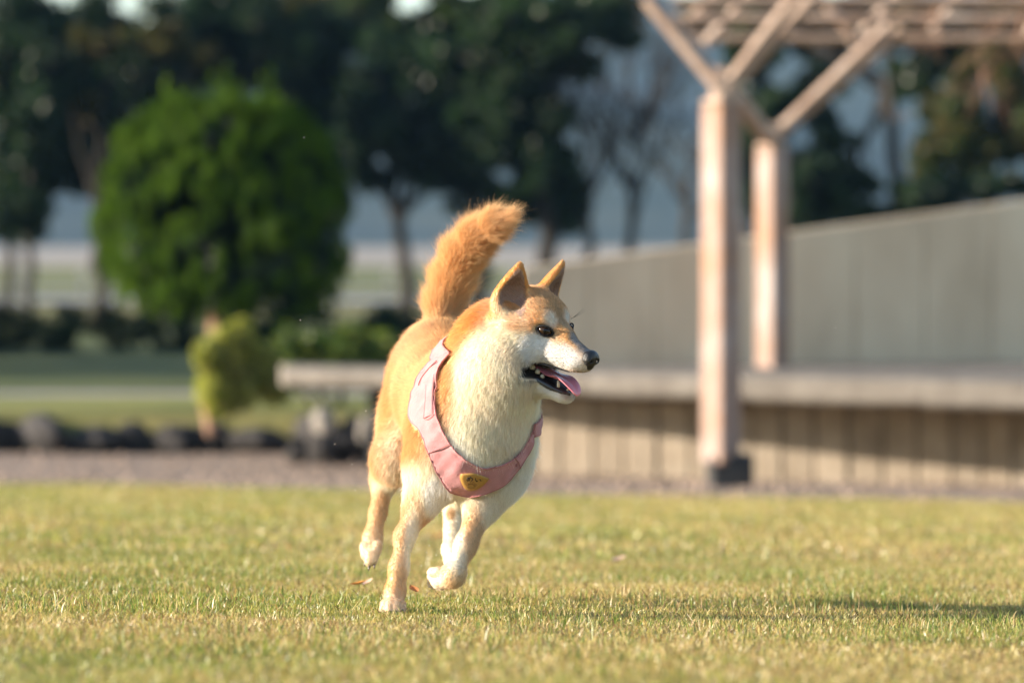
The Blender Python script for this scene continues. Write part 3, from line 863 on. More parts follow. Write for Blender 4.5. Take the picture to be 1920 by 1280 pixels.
# sunlit shrub with a leaning stem before the rocks
SY = 26.4
rgs = np.random.default_rng(51)
sx = (395 - 960) / F_PX * SY
SH = empty('shrub', (sx, SY, -0.92))
tag(SH, 'sunlit yellow green shrub on a leaning pale stem', 'shrub')
cc = [PX(a_, b_, SY + c_) for a_, b_, c_ in ((405, 690, 0), (420, 640, 0), (450, 625, 0.05), (470, 660, 0.1), (400, 730, -0.05), (440, 700, 0), (480, 710, 0.1), (500, 680, 0.15), (455, 740, 0), (392, 665, -0.1), (410, 750, 0), (515, 725, 0.15))]
YG = [(0.22, 0.25, 0.045), (0.32, 0.32, 0.075), (0.12, 0.16, 0.03), (0.44, 0.40, 0.13)]
leaf_cloud('crown', cc, rgs.uniform(0.10, 0.15, 12), 15000, (0.014, 0.030), YG, rgs, SH, m_foliage, 0.6)
tb = MB(); limb(tb, PX(397, 815, SY - 0.05), PX(382, 742, SY), 0.040, 0.033, rgs); limb(tb, PX(384, 745, SY), PX(430, 660, SY), 0.024, 0.01, rgs); limb(tb, PX(386, 740, SY), PX(480, 690, SY + 0.1), 0.02, 0.008, rgs)
tb.build('stem', m_redbark, SH, True)

rgs = np.random.default_rng(52)
SH2 = empty('shrub', tuple(PX(590, 760, 28.5)))
tag(SH2, 'low mid green shrub behind the free end of the bench', 'shrub')
cc = [PX(a_, b_, 28.5 + rgs.uniform(-.3, .3)) for a_, b_ in ((530, 690), (560, 660), (600, 650), (640, 665), (680, 650), (720, 655), (570, 710), (540, 640), (660, 640), (740, 680), (630, 700), (700, 700), (520, 730))]
leaf_cloud('crown', cc, rgs.uniform(0.11, 0.17, 13), 4200, (0.025, 0.05), [(0.05, 0.10, 0.02), (0.09, 0.13, 0.025), (0.035, 0.07, 0.02), (0.13, 0.15, 0.03)], rgs, SH2, m_foliage, 0.6)
tb = MB()
for i in range(5): limb(tb, PX(600 + 10 * i, 775, 28.5), cc[i * 2], 0.018, 0.007, rgs)
tb.build('stem', m_bark, SH2, True)

# clipped hedge across the back of the upper lawn
rgs = np.random.default_rng(53)
HG = empty('hedge', (0, 42.5, -0.65))
tag(HG, 'low dark clipped hedge along the back of the upper lawn', 'hedge')
cc, cr = [], []
for i in range(230):
    px_ = rgs.uniform(-120, 1300)
    cc.append(PX(px_, rgs.uniform(585, 655), 42.5 + rgs.uniform(-0.3, 0.3))); cr.append([0.16, 0.16, 0.13])
leaf_cloud('crown', cc, np.array(cr), 14000, (0.03, 0.06), DARK + MID[:1], rgs, HG, m_foliage, 0.6)

# white rail fence far behind the hedge
m_rail = mat_plain('white rail', (0.34, 0.34, 0.33), rough=0.5)
FN = empty('rail_fence', (0, 72, -0.65))
tag(FN, 'pale rail fence far behind the hedge', 'fence')
rb = MB(); rb.beam((-12, 72, -0.15), (6, 72, -0.15), 0.04, 0.05); rb.build('rail', m_rail, FN)
rb = MB(); rb.beam((-12, 72, -0.33), (6, 72, -0.33), 0.06, 0.07); rb.build('rail', m_rail, FN)
pm = None
for i in range(16):
    X_ = -11.5 + 1.15 * i
    rb = MB(); rb.box((X_, 72.06, -0.33), (0.05, 0.05, 0.36), 0, 0.008); rb.build('fence_post', m_rail, FN)

# fallen leaves on the lawn
m_fl = [mat_plain('fallen leaf rust', (0.42, 0.16, 0.05), rough=0.7), mat_plain('fallen leaf pale', (0.62, 0.42, 0.30), rough=0.7), mat_plain('fallen leaf orange', (0.62, 0.26, 0.05), rough=0.7)]
def fallen(px_, py_, mi, size, yaw, tilt, label):
    Y_ = 6.0
    for _ in range(20):
        X_ = (px_ - 960) / F_PX * Y_; z_ = float(lawn_z(np.array([X_]), np.array([Y_]))[0]) + 0.020
        Y_ = (CAM_Z - z_) * F_PX / (py_ - HOR)
    V, F = [], []
    prof = [(-1, 0.02), (-0.7, 0.28), (-0.3, 0.46), (0.1, 0.48), (0.5, 0.34), (0.8, 0.14), (1, 0.01)]
    ca, sa = math.cos(yaw), math.sin(yaw)
    for t, w in prof:
        for s_ in (-1, 0, 1):
            x_, y_, z2 = t * size, s_ * w * size, (abs(s_) * w * 0.5 + t * t * 0.25) * size + t * tilt * size
            V.append((X_ + x_ * ca - y_ * sa, Y_ + x_ * sa + y_ * ca, z_ + z2 + 0.002 * 0))
    V += [(v[0], v[1], v[2] - 0.0006) for v in V]
    n3 = len(prof)
    for i in range(n3 - 1):
        for j in (0, 1):
            a_ = i * 3 + j
            F += [(a_, a_ + 3, a_ + 4, a_ + 1), (a_ + n3 * 3, a_ + 1 + n3 * 3, a_ + 4 + n3 * 3, a_ + 3 + n3 * 3)]
    o = mesh_np('fallen_leaf', V, F, m_fl[mi], None, True)
    tag(o, label, 'leaf', 'fallen leaves on the lawn')
fallen(822, 1006, 0, 0.022, 0.4, 0.3, 'rust brown fallen leaf behind the dog\'s front legs')
fallen(689, 1092, 1, 0.013, 0.9, 0.4, 'pale pinkish fallen leaf lying below the raised hind paw')
fallen(672, 1094, 2, 0.014, 0.3, 0.2, 'small orange fallen leaf next to the pale pinkish one')
fallen(776, 1106, 0, 0.015, 2.0, 0.3, 'small rust fallen leaf beside the standing front paw')
fallen(1160, 1050, 1, 0.022, 0.8, 0.2, 'pale fallen leaf on the sunlit lawn right of the dog')
# specks kicked up by the paws
rgd = np.random.default_rng(61)
spots = [(1148, 572), (563, 600), (686, 770), (628, 832), (666, 918), (570, 258), (1567, 614), (1300, 660), (800, 1035), (812, 1050), (790, 1060), (805, 1022), (818, 1040), (670, 575), (1090, 810), (1240, 800), (640, 795), (660, 870)]
V = []; F = []
for i, (a_, b_) in enumerate(spots):
    q = PX(a_, b_, 6.0 + rgd.uniform(-0.1, 0.25)); s_ = rgd.uniform(0.0004, 0.0009)
    for o_ in oc: V.append(q + o_ * s_)
    F += [tuple(int(k) + i * 6 for k in f) for f in of]
tag(mesh_np('dust', V, F, mat_plain('dust speck', (0.8, 0.74, 0.62), rough=0.8)), 'bright specks of dust and chaff kicked up around the dog', 'dust', kind='stuff')

# ------------------------------------------------------------------ the air
m_haze, nt, out = mat_new('haze')
pv = N(nt, 'ShaderNodeVolumePrincipled')
pv.inputs['Color'].default_value = (0.32, 0.58, 1.0, 1)
pv.inputs['Density'].default_value = HAZE_D
pv.inputs['Anisotropy'].default_value = 0.0
nt.links.new(pv.outputs[0], out.inputs['Volume'])
hz = MB(); hz.box((0, 760, 44), (1600, 800, 46.5)); HZ = hz.build('haze', m_haze)
tag(HZ, kind='stuff')
# ------------------------------------------------------------------ the dog
# One continuous body: tapered limbs and ellipsoids melted together in a distance field, then meshed.
PR = []          # primitives of the field


def W(px, py, Y): return PX(px, py, Y)
def rpx(r, Y=6.0): return r * Y / F_PX


def cone(a, b, ra, rb, k=0.02, flow=None, fl=0.012, lift=0.35, op='u', flat=None, pw=1.0):
    PR.append(dict(t='c', pw=pw, a=np.asarray(a, float), b=np.asarray(b, float), ra=ra, rb=rb, k=k, flow=flow, fl=fl, lift=lift, op=op, flat=flat))


def ell(c, r, k=0.02, flow=None, fl=0.012, lift=0.35, op='u', M=None):
    PR.append(dict(t='e', a=np.asarray(c, float), r=np.asarray(r, float), k=k, flow=flow, fl=fl, lift=lift, op=op, M=M))


def prim_d(p, P):
    if p['t'] == 'c':
        a, b = p['a'], p['b']
        ba = b - a
        q = P - a
        if p['flat'] is not None:
            n, sc = p['flat']
            q = q + n * ((q @ n) * (sc - 1.0))[..., None]
        t = np.clip((q @ ba) / (ba @ ba), 0, 1)
        d = np.linalg.norm(q - t[..., None] * ba, axis=-1) - (p['ra'] + (p['rb'] - p['ra']) * t ** p['pw'])
        return d * (0.7 if p['flat'] is not None else 1.0)
    q = P - p['a']
    if p['M'] is not None: q = q @ p['M'].T
    k0 = np.linalg.norm(q / p['r'], axis=-1) + 1e-9
    k1 = np.linalg.norm(q / p['r'] ** 2, axis=-1) + 1e-9
    return k0 * (k0 - 1.0) / k1


def prim_box(p, m):
    if p['t'] == 'c':
        r = max(p['ra'], p['rb']) + m
        return np.minimum(p['a'], p['b']) - r, np.maximum(p['a'], p['b']) + r
    r = np.max(p['r']) + m
    return p['a'] - r, p['a'] + r


# head frame: H(f, s, u) in millimetres; f to the nose, s to the side the photograph sees, u up
ALPHA = math.radians(41); PITCH = math.radians(12); ROLL = math.radians(2)
_f = np.array([math.cos(ALPHA), -math.sin(ALPHA), 0.0])
_s = np.array([-math.sin(ALPHA), -math.cos(ALPHA), 0.0])
_u = np.array([0, 0, 1.0])
HF = _f * math.cos(PITCH) - _u * math.sin(PITCH)
HU0 = _u * math.cos(PITCH) + _f * math.sin(PITCH)
HS = _s * math.cos(ROLL) - HU0 * math.sin(ROLL)
HU = HU0 * math.cos(ROLL) + _s * math.sin(ROLL)
HO = PX(1013, 609, 5.985)
HM = np.stack([HF, HS, HU])          # world -> head rows


def H(f, s, u): return HO + (HF * f + HS * s + HU * u) * 0.001
def hv(f, s, u):
    v = HF * f + HS * s + HU * u
    return v / np.linalg.norm(v)
def mm(*r): return np.array(r, float) * 0.001


def nv(*v):
    v = np.array(v, float)
    return v / np.linalg.norm(v)


BACK = nv(-0.12, 0.95, -0.15)
DOWN = nv(0, 0.1, -1)

# trunk
ell(W(888, 806, 6.07), (0.092, 0.105, 0.098), k=0.04, flow=nv(0, 0.25, -1), fl=0.024, lift=0.38)
ell(W(882, 845, 6.04), (0.070, 0.075, 0.068), k=0.04, flow=nv(0, 0.25, -1), fl=0.022, lift=0.35)
cone(W(872, 790, 6.12), W(836, 745, 6.36), 0.093, 0.078, k=0.04, flow=BACK, fl=0.020, lift=0.30)
cone(W(836, 735, 6.34), W(823, 688, 6.50), 0.074, 0.068, k=0.04, flow=BACK, fl=0.020, lift=0.32)
ell(W(824, 676, 6.55), (0.068, 0.085, 0.070), k=0.03, flow=nv(0, 0.7, -0.7), fl=0.020, lift=0.32)
# withers and neck
cone(W(872, 722, 6.17), W(912, 668, 6.04), 0.064, 0.060, k=0.05, flow=nv(-0.2, 0.8, -0.5), fl=0.022, lift=0.30)
cone(W(908, 770, 6.03), W(940, 690, 5.99), 0.078, 0.060, k=0.04, flow=nv(-0.15, 0.15, -1), fl=0.021, lift=0.34)
cone(W(937, 700, 6.0), H(-34, 0, -22), 0.058, 0.050, k=0.035, flow=nv(-0.35, 0.3, -0.9), fl=0.020, lift=0.30)
ell(W(926, 614, 6.03), (0.040, 0.046, 0.037), k=0.035, flow=nv(-0.5, 0.4, -0.8), fl=0.018, lift=0.30)
ell(W(914, 660, 6.03), (0.043, 0.050, 0.052), k=0.035, flow=nv(-0.4, 0.4, -0.8), fl=0.020, lift=0.30)
# right thigh and hind leg (on the left in the picture)
ell(W(777, 760, 6.48), (0.048, 0.080, 0.088), k=0.04, flow=nv(-0.1, 0.5, -0.85), fl=0.020, lift=0.36)
cone(W(768, 790, 6.46), W(742, 860, 6.40), 0.049, 0.032, k=0.03, flow=nv(-0.1, 0.5, -0.85), fl=0.020, lift=0.36)
cone(W(738, 862, 6.40), W(722, 898, 6.50), 0.033, 0.021, k=0.025, flow=nv(-0.2, 0.5, -0.85), fl=0.016, lift=0.3)
cone(W(722, 898, 6.50), W(709, 960, 6.48), 0.0175, 0.0120, k=0.015, flow=DOWN, fl=0.009, lift=0.3)
cone(W(709, 960, 6.48), W(699, 1008, 6.45), 0.0120, 0.0140, k=0.012, flow=DOWN, fl=0.008, lift=0.3)
cone(W(699, 1008, 6.45), W(694, 1040, 6.43), 0.0145, 0.0130, k=0.01, flow=DOWN, fl=0.007, lift=0.3)
for dx, dy, dY in ((-11, 1038, 6.435), (-2, 1052, 6.42), (7, 1050, 6.42), (13, 1036, 6.43)):
    cone(W(695 + dx, dy - 14, dY), W(694 + dx * 0.85, dy, dY - 0.006), 0.0085, 0.0072, k=0.004, flow=DOWN, fl=0.005, lift=0.3)
# left thigh and hind leg, reaching forward under the body
ell(W(880, 770, 6.46), (0.050, 0.075, 0.080), k=0.04, flow=nv(0.1, 0.5, -0.85), fl=0.016, lift=0.3)
cone(W(882, 800, 6.42), W(884, 880, 6.30), 0.048, 0.028, k=0.03, flow=DOWN, fl=0.012, lift=0.3)
cone(W(884, 882, 6.30), W(853, 950, 6.40), 0.026, 0.0165, k=0.02, flow=DOWN, fl=0.010, lift=0.3)
cone(W(851, 950, 6.40), W(846, 1030, 6.30), 0.0150, 0.0120, k=0.012, flow=DOWN, fl=0.008, lift=0.3)
cone(W(846, 1030, 6.30), W(853, 1066, 6.25), 0.0125, 0.0150, k=0.012, flow=DOWN, fl=0.007, lift=0.3)
for dx in (-11, -3, 5, 12):
    cone(W(853 + dx, 1064, 6.245), W(855 + dx, 1077, 6.235), 0.0078, 0.0066, k=0.004, flow=DOWN, fl=0.005, lift=0.3)
# right foreleg, the one that stands
LEGF = nv(-0.2, 0.05, -1)
ell(W(812, 862, 6.05), (0.036, 0.052, 0.062), k=0.035, flow=LEGF, fl=0.016, lift=0.3)
cone(W(806, 885, 6.05), W(788, 945, 6.05), 0.036, 0.0215, k=0.03, flow=LEGF, fl=0.013, lift=0.32)
cone(W(788, 945, 6.05), W(759, 1005, 6.02), 0.0205, 0.0122, k=0.025, flow=LEGF, fl=0.008, lift=0.34)
cone(W(759, 1005, 6.02), W(748, 1064, 5.99), 0.0122, 0.0118, k=0.02, flow=LEGF, fl=0.007, lift=0.34)
cone(W(748, 1064, 5.99), W(741, 1108, 5.985), 0.0122, 0.0130, k=0.018, flow=LEGF, fl=0.006, lift=0.3)
cone(W(741, 1108, 5.985), W(737, 1136, 5.97), 0.0135, 0.0150, k=0.014, flow=LEGF, fl=0.006, lift=0.3)
for dx, dY in ((-16, 5.968), (-6, 5.955), (6, 5.955), (16, 5.966)):
    cone(W(737 + dx * 0.9, 1132, dY), W(736 + dx, 1146, dY - 0.010), 0.0082, 0.0078, k=0.003, flow=nv(0, -0.5, -1), fl=0.004, lift=0.3)
# left foreleg, lifted and folded at the wrist
LF2 = nv(-0.35, -0.1, -1)
ell(W(938, 868, 6.06), (0.038, 0.052, 0.058), k=0.035, flow=LF2, fl=0.016, lift=0.3)
cone(W(930, 890, 6.06), W(905, 945, 6.03), 0.038, 0.0240, k=0.03, flow=LF2, fl=0.012, lift=0.32)
cone(W(905, 945, 6.03), W(873, 1022, 5.98), 0.0222, 0.0132, k=0.025, flow=LF2, fl=0.008, lift=0.32)
cone(W(873, 1022, 5.98), W(850, 1077, 5.945), 0.0132, 0.0142, k=0.02, flow=LF2, fl=0.007, lift=0.3)
cone(W(850, 1079, 5.945), W(827, 1085, 5.965), 0.0170, 0.0165, k=0.014, flow=nv(-1, 0.2, -0.1), fl=0.007, lift=0.3)
for dz, dY in ((-12, 5.95), (-4, 5.965), (4, 5.98), (11, 5.99)):
    cone(W(822, 1084 + dz, dY), W(810, 1083 + dz * 0.9, dY + 0.004), 0.0082, 0.0072, k=0.003, flow=nv(-1, 0.2, -0.1), fl=0.004, lift=0.3)
# tail
TAIL = [(826, 612, 6.58, 26), (832, 575, 6.60, 27), (846, 528, 6.60, 28), (866, 482, 6.58, 28), (893, 448, 6.55, 24), (924, 424, 6.52, 17), (950, 410, 6.50, 7)]
for (x0, y0, Y0, r0), (x1, y1, Y1, r1) in zip(TAIL[:-1], TAIL[1:]):
    a, b = W(x0, y0, Y0), W(x1, y1, Y1)
    cone(a, b, rpx(r0, Y0), rpx(r1, Y1), k=0.018, flow=(b - a) / np.linalg.norm(b - a), fl=0.033, lift=0.40)
# head
HB = hv(-1, 0, 0)
ell(H(-17, 0, 6), mm(55, 48, 49), k=0.02, flow=hv(-1, 0, 0.1), fl=0.010, lift=0.22, M=HM)
for s in (-1, 1):
    ell(H(11, s * 18, 13), mm(22, 17, 19), k=0.018, flow=hv(-0.8, s * 0.3, 0.6), fl=0.006, lift=0.22, M=HM)
    ell(H(-18, s * 38, -27), mm(42, 26, 37), k=0.025, flow=hv(-0.8, s * 0.2, -0.55), fl=0.014, lift=0.22, M=HM)
    cone(H(18, s * 22, -32), H(86, s * 11, -41.5), 0.0190, 0.0130, k=0.014, flow=hv(-1, s * 0.15, -0.15), fl=0.0045, lift=0.18)
cone(H(38, 0, -19), H(98, 0, -33), 0.0245, 0.0160, k=0.018, flow=HB, fl=0.004, lift=0.16)
cone(H(-20, 0, -68), H(30, 0, -83), 0.0300, 0.0205, k=0.022, flow=hv(-1, 0, -0.3), fl=0.008, lift=0.25)
cone(H(30, 0, -83), H(72, 0, -95), 0.0205, 0.0125, k=0.016, flow=hv(-1, 0, -0.2), fl=0.006, lift=0.2)
for s in (-1, 1):
    cone(H(-2, s * 25, -74), H(64, s * 9, -94), 0.0125, 0.0095, k=0.012, flow=hv(-1, 0, -0.2), fl=0.006, lift=0.2)
ell(H(42, 0, -3), mm(24, 14, 14), k=0.016, flow=HB, fl=0.004, lift=0.16, M=HM)
# ears
EARS = []
for s in (-1, 1):
    n = hv(0.86, s * 0.50, 0.10) if s > 0 else hv(0.93, -0.34, 0.10)
    a, b = (H(-33, 40, 30), H(-5, 53, 93)) if s > 0 else (H(-27, -38, 30), H(-2, -61, 92))
    cone(a, b, 0.0325, 0.0066, k=0.014, flow=hv(-0.2, s * 0.2, 1), fl=0.005, lift=0.16, flat=(n, 1.9), pw=1.35)
    c0, c1 = a + n * 0.014 + HU * 0.012, b + n * 0.010 - (b - a) * 0.14
    cone(c0, c1, 0.0240, 0.0035, k=0.004, op='s', flat=(n, 1.7), pw=1.35)
    EARS.append((a, b, n, s))
# eye sockets
EYE_S = []
for s in (-1, 1):
    e = H(36.5, s * 30.5, 0.5)
    nrm = hv(0.62, s * 0.78, 0.10)
    EYE_S.append((e, nrm, s))
    ell(e + nrm * 0.004, mm(12, 6, 7), k=0.006, op='s', M=np.stack([hv(0.75, -s * 0.62, -0.22), nrm, np.cross(hv(0.75, -s * 0.62, -0.22), nrm)]))


def mouth_d(P):
    """wedge between the jaws, in the head's f-u plane"""
    q = (P - HO) @ HM.T * 1000.0
    f, s, u = q[..., 0], q[..., 1], q[..., 2]
    C = np.array([-6.0, -55.5])
    def half(a, b):           # signed distance to the line a->b, positive above it
        d = np.array(b) - np.array(a); L = math.hypot(*d)
        return ((f - a[0]) * (-d[1]) + (u - a[1]) * d[0]) / L
    bow = 4.5 * np.clip(np.sin(np.clip((f - C[0]) / 95.0, 0, 1) * math.pi), 0, 1)
    up = half(C, (98.0, -55.0)) - bow * 0.55          # must be below upper lip line
    lo = half(C, (84.0, -83.0)) + bow * 1.3                     # must be above lower lip line
    d = np.maximum(up, -lo)
    d = np.maximum(d, np.abs(s) - 60)
    return d * 0.001


class Field:
    def __init__(s, lo, hi, h):
        s.lo = np.asarray(lo, float); s.h = h
        s.n = np.ceil((np.asarray(hi) - s.lo) / h).astype(int) + 1
        s.D = np.full(s.n, 0.06, dtype=np.float32)

    def grid(s, i0, i1):
        ax = [s.lo[k] + s.h * np.arange(i0[k], i1[k]) for k in range(3)]
        return np.stack(np.meshgrid(*ax, indexing='ij'), -1)

    def fill(s):
        for ops in ('u', 's'):
            for p in PR:
                if p['op'] != ops: continue
                b0, b1 = prim_box(p, 0.06 if ops == 'u' else 0.02)
                i0 = np.clip(((b0 - s.lo) / s.h).astype(int), 0, s.n - 1)
                i1 = np.clip(((b1 - s.lo) / s.h).astype(int) + 2, 0, s.n)
                sl = tuple(slice(a, b) for a, b in zip(i0, i1))
                d = prim_d(p, s.grid(i0, i1))
                D = s.D[sl]
                k = p['k']
                if ops == 'u':
                    hh = np.clip(k - np.abs(D - d), 0, None) / k
                    s.D[sl] = np.minimum(D, d) - hh * hh * k * 0.25
                else:
                    hh = np.clip(k - np.abs(D + d), 0, None) / k
                    s.D[sl] = np.maximum(D, -d) + hh * hh * k * 0.25
        # the open mouth
        b0, b1 = HO - 0.14, HO + 0.14
        i0 = np.clip(((b0 - s.lo) / s.h).astype(int), 0, s.n - 1)
        i1 = np.clip(((b1 - s.lo) / s.h).astype(int) + 2, 0, s.n)
        sl = tuple(slice(a, b) for a, b in zip(i0, i1))
        d = mouth_d(s.grid(i0, i1)); k = 0.006; D = s.D[sl]
        hh = np.clip(k - np.abs(D + d), 0, None) / k
        s.D[sl] = np.maximum(D, -d) + hh * hh * k * 0.25
        s.G = np.gradient(s.D, s.h)

    def _w(s, P):
        q = (P - s.lo) / s.h
        i = np.clip(np.floor(q).astype(int), 0, s.n - 2)
        return i, np.clip(q - i, 0, 1)

    def tri(s, A, P):
        i, w = s._w(P)
        r = 0
        for a in (0, 1):
            for b in (0, 1):
                for c in (0, 1):
                    ww = (w[:, 0] if a else 1 - w[:, 0]) * (w[:, 1] if b else 1 - w[:, 1]) * (w[:, 2] if c else 1 - w[:, 2])
                    r = r + ww * A[i[:, 0] + a, i[:, 1] + b, i[:, 2] + c]
        return r

    def d(s, P): return s.tri(s.D, P)

    def nrm(s, P):
        g = np.stack([s.tri(s.G[k], P) for k in range(3)], -1)
        return g / (np.linalg.norm(g, axis=1, keepdims=True) + 1e-9)

    def snap(s, P, off, it=6):
        P = np.array(P, float)
        for _ in range(it):
            P = P - s.nrm(P) * np.clip(s.d(P) - off, -0.02, 0.02)[:, None]
        return P

    def shoot(s, px, py, off, Y0=5.6, Y1=6.9):
        """first point on the level off along the sight lines"""
        px = np.asarray(px, float); py = np.asarray(py, float)
        Y = np.full(len(px), Y0)
        def pt(Y): return np.stack([(px - 960) / F_PX * Y, Y, CAM_Z + (HOR - py) / F_PX * Y], -1)
        for _ in range(90):
            Y = np.minimum(Y + np.clip((s.d(pt(Y)) - off) * 0.8, -0.01, 0.03), Y1)
        return pt(Y)

    def nets(s):
        """naive surface nets"""
        D = s.D
        inside = D < 0
        n = s.n
        c = inside[:-1, :-1, :-1].astype(np.int8)
        cnt = np.zeros(n - 1, np.int8)
        for a in (0, 1):
            for b in (0, 1):
                for e in (0, 1):
                    cnt += inside[a:n[0] - 1 + a, b:n[1] - 1 + b, e:n[2] - 1 + e]
        act = (cnt > 0) & (cnt < 8)
        idx = np.full(n - 1, -1, np.int64)
        cells = np.argwhere(act)
        idx[act] = np.arange(len(cells))
        acc = np.zeros((len(cells), 3)); num = np.zeros(len(cells))
        corners = [(a, b, e) for a in (0, 1) for b in (0, 1) for e in (0, 1)]
        for i, A in enumerate(corners):
            for B in corners[i + 1:]:
                if sum(abs(x - y) for x, y in zip(A, B)) != 1: continue
                da = D[cells[:, 0] + A[0], cells[:, 1] + A[1], cells[:, 2] + A[2]]
                db = D[cells[:, 0] + B[0], cells[:, 1] + B[1], cells[:, 2] + B[2]]
                m = (da < 0) != (db < 0)
                t = np.where(m, da / np.where(m, da - db, 1), 0)
                p = np.array(A) + t[:, None] * (np.array(B) - np.array(A))
                acc[m] += p[m]; num[m] += 1
        V = s.lo + s.h * (cells + acc / num[:, None])
        F = []
        for ax in range(3):
            o = [k for k in range(3) if k != ax]
            sl0 = [slice(1, n[k] - 1) for k in range(3)]
            a = [slice(1, n[k] - 1) for k in range(3)]; a[ax] = slice(0, n[ax] - 1)
            b = [slice(1, n[k] - 1) for k in range(3)]; b[ax] = slice(1, n[ax])
            A = inside[tuple(a)]; B = inside[tuple(b)]
            for flip, m in ((False, A & ~B), (True, ~A & B)):
                e = np.argwhere(m)
                if len(e) == 0: continue
                e = e.copy()
                for k in o: e[:, k] += 1
                def cell(d0, d1):
                    q = e.copy(); q[:, o[0]] -= d0; q[:, o[1]] -= d1
                    return idx[q[:, 0], q[:, 1], q[:, 2]]
                quad = np.stack([cell(1, 1), cell(0, 1), cell(0, 0), cell(1, 0)], -1)
                if flip != (ax == 1): quad = quad[:, ::-1]
                F.append(quad)
        return V, np.concatenate(F)


FLD = Field((-0.300, 5.80, -0.012), (0.175, 6.74, 0.665), 0.0026)
FLD.fill()


# ---- coat: what colour each spot of the coat has
def smooth01(x): x = np.clip(x, 0, 1); return x * x * (3 - 2 * x)


ORANGE = np.array([0.79, 0.45, 0.18]); LORANGE = np.array([0.88, 0.64, 0.37]); CREAM = np.array([0.95, 0.85, 0.69])
WHITE = np.array([0.97, 0.94, 0.89]); RUST = np.array([0.74, 0.37, 0.13]); GREY = np.array([0.42, 0.37, 0.34]); BLACK = np.array([0.012, 0.011, 0.011])
TANC = np.array([0.76, 0.53, 0.31])
BLOBS = []


def blob(c, r, col, soft=0.5, M=None, amt=1.0): BLOBS.append((np.asarray(c, float), np.asarray(r, float), np.asarray(col, float), soft, M, amt))


# body (base is orange)
blob(W(815, 640, 6.5), (0.10, 0.22, 0.05), ORANGE * 0.92, 0.7)
blob(W(870, 590, 6.2), (0.10, 0.25, 0.10), RUST * 1.05, 0.6, None, 0.5)
blob(W(930, 860, 6.0), (0.105, 0.13, 0.115), np.array([0.96, 0.90, 0.79]), 0.45)                 # chest
blob(W(950, 755, 5.98), (0.076, 0.12, 0.10), CREAM, 0.5)                  # throat
blob(W(932, 690, 5.95), (0.060, 0.09, 0.10), CREAM, 0.5)
blob(W(905, 740, 5.97), (0.060, 0.09, 0.08), CREAM, 0.6)
blob(W(838, 735, 6.03), (0.017, 0.08, 0.08), ORANGE, 0.9)
blob(W(885, 590, 6.05), (0.034, 0.09, 0.05), np.array([0.84, 0.41, 0.09]), 0.7)
blob(W(862, 625, 6.08), (0.030, 0.10, 0.05), np.array([0.84, 0.41, 0.09]), 0.8)
blob(W(870, 900, 6.15), (0.12, 0.18, 0.05), WHITE, 0.5)                   # belly
blob(W(752, 862, 6.38), (0.038, 0.07, 0.060), CREAM, 1.2, None, 0.85)                 # front of the thigh
blob(W(712, 850, 6.5), (0.032, 0.09, 0.09), LORANGE, 0.8)
blob(W(720, 915, 6.47), (0.022, 0.05, 0.03), CREAM, 0.6)
blob(W(712, 965, 6.47), (0.024, 0.05, 0.040), np.array([0.80, 0.57, 0.34]), 0.5)
blob(W(695, 1045, 6.44), (0.04, 0.06, 0.045), np.array([0.86, 0.71, 0.52]), 1.0)
blob(W(850, 1000, 6.32), (0.05, 0.12, 0.10), CREAM, 0.5)
blob(W(846, 962, 6.38), (0.008, 0.05, 0.012), TANC * 0.7, 0.5)
blob(W(855, 1075, 6.24), (0.03, 0.05, 0.025), WHITE, 0.5)
blob(W(800, 915, 6.03), (0.05, 0.07, 0.05), CREAM, 0.6)
blob(W(830, 925, 6.03), (0.032, 0.08, 0.040), WHITE, 0.6)
blob(W(764, 1020, 6.00), (0.034, 0.06, 0.085), np.array([0.80, 0.57, 0.34]), 0.45)
blob(W(776, 1040, 6.00), (0.014, 0.05, 0.080), CREAM, 0.8)
blob(W(737, 1140, 5.98), (0.045, 0.06, 0.030), np.array([0.80, 0.60, 0.41]), 1.0)
blob(W(900, 945, 6.02), (0.045, 0.07, 0.045), CREAM, 0.6)
blob(W(884, 1020, 5.97), (0.026, 0.06, 0.06), np.array([0.78, 0.55, 0.32]), 0.6)
blob(W(850, 1085, 5.94), (0.026, 0.04, 0.026), LORANGE * 0.9, 0.6)
blob(W(852, 1030, 5.97), (0.018, 0.06, 0.045), CREAM, 0.8)
blob(W(812, 1084, 5.97), (0.022, 0.05, 0.03), np.array([0.90, 0.77, 0.60]), 0.9)
blob(W(880, 470, 6.55), (0.14, 0.14, 0.14), np.array([0.82, 0.54, 0.27]), 0.8, None, 0.85)       # tail
# head, in its own frame
hb = lambda f, s, u, r, col, soft=0.5, amt=1.0: blob(H(f, s, u), np.array(r) * 0.001, col, soft, HM, amt)
hb(-46, 0, -8, (34, 62, 50), ORANGE, 0.5)
for s in (-1, 1):
    hb(-44, s * 32, -58, (44, 46, 50), CREAM, 0.6)
hb(-8, 0, 44, (62, 60, 36), TANC * np.array([1.0, 0.92, 0.78]), 0.5)
hb(40, 0, 12, (26, 9, 34), TANC * 0.85, 0.7)
hb(-30, 0, 45, (30, 60, 30), ORANGE, 0.7)
for s in (-1, 1): hb(-50, s * 40, 2, (26, 28, 38), np.array([0.82, 0.42, 0.12]), 0.8)
for s in (-1, 1):
    hb(-6, s * 44, 4, (24, 24, 16), TANC, 0.6)
    hb(16, s * 34, -30, (54, 28, 27), WHITE, 0.40)
    hb(-16, s * 42, -48, (36, 28, 26), WHITE, 0.5)
    hb(36, s * 20, 19, (14, 11, 12), WHITE, 1.3, 0.75)
    hb(64, s * 22, -34, (46, 19, 22), WHITE * 0.70, 0.6)
    hb(54, s * 18, -12, (14, 10, 7), TANC * 1.05, 1.0, 0.55)
    hb(50, s * 22, -8, (9, 7, 6), TANC * 0.75, 0.9, 0.6)
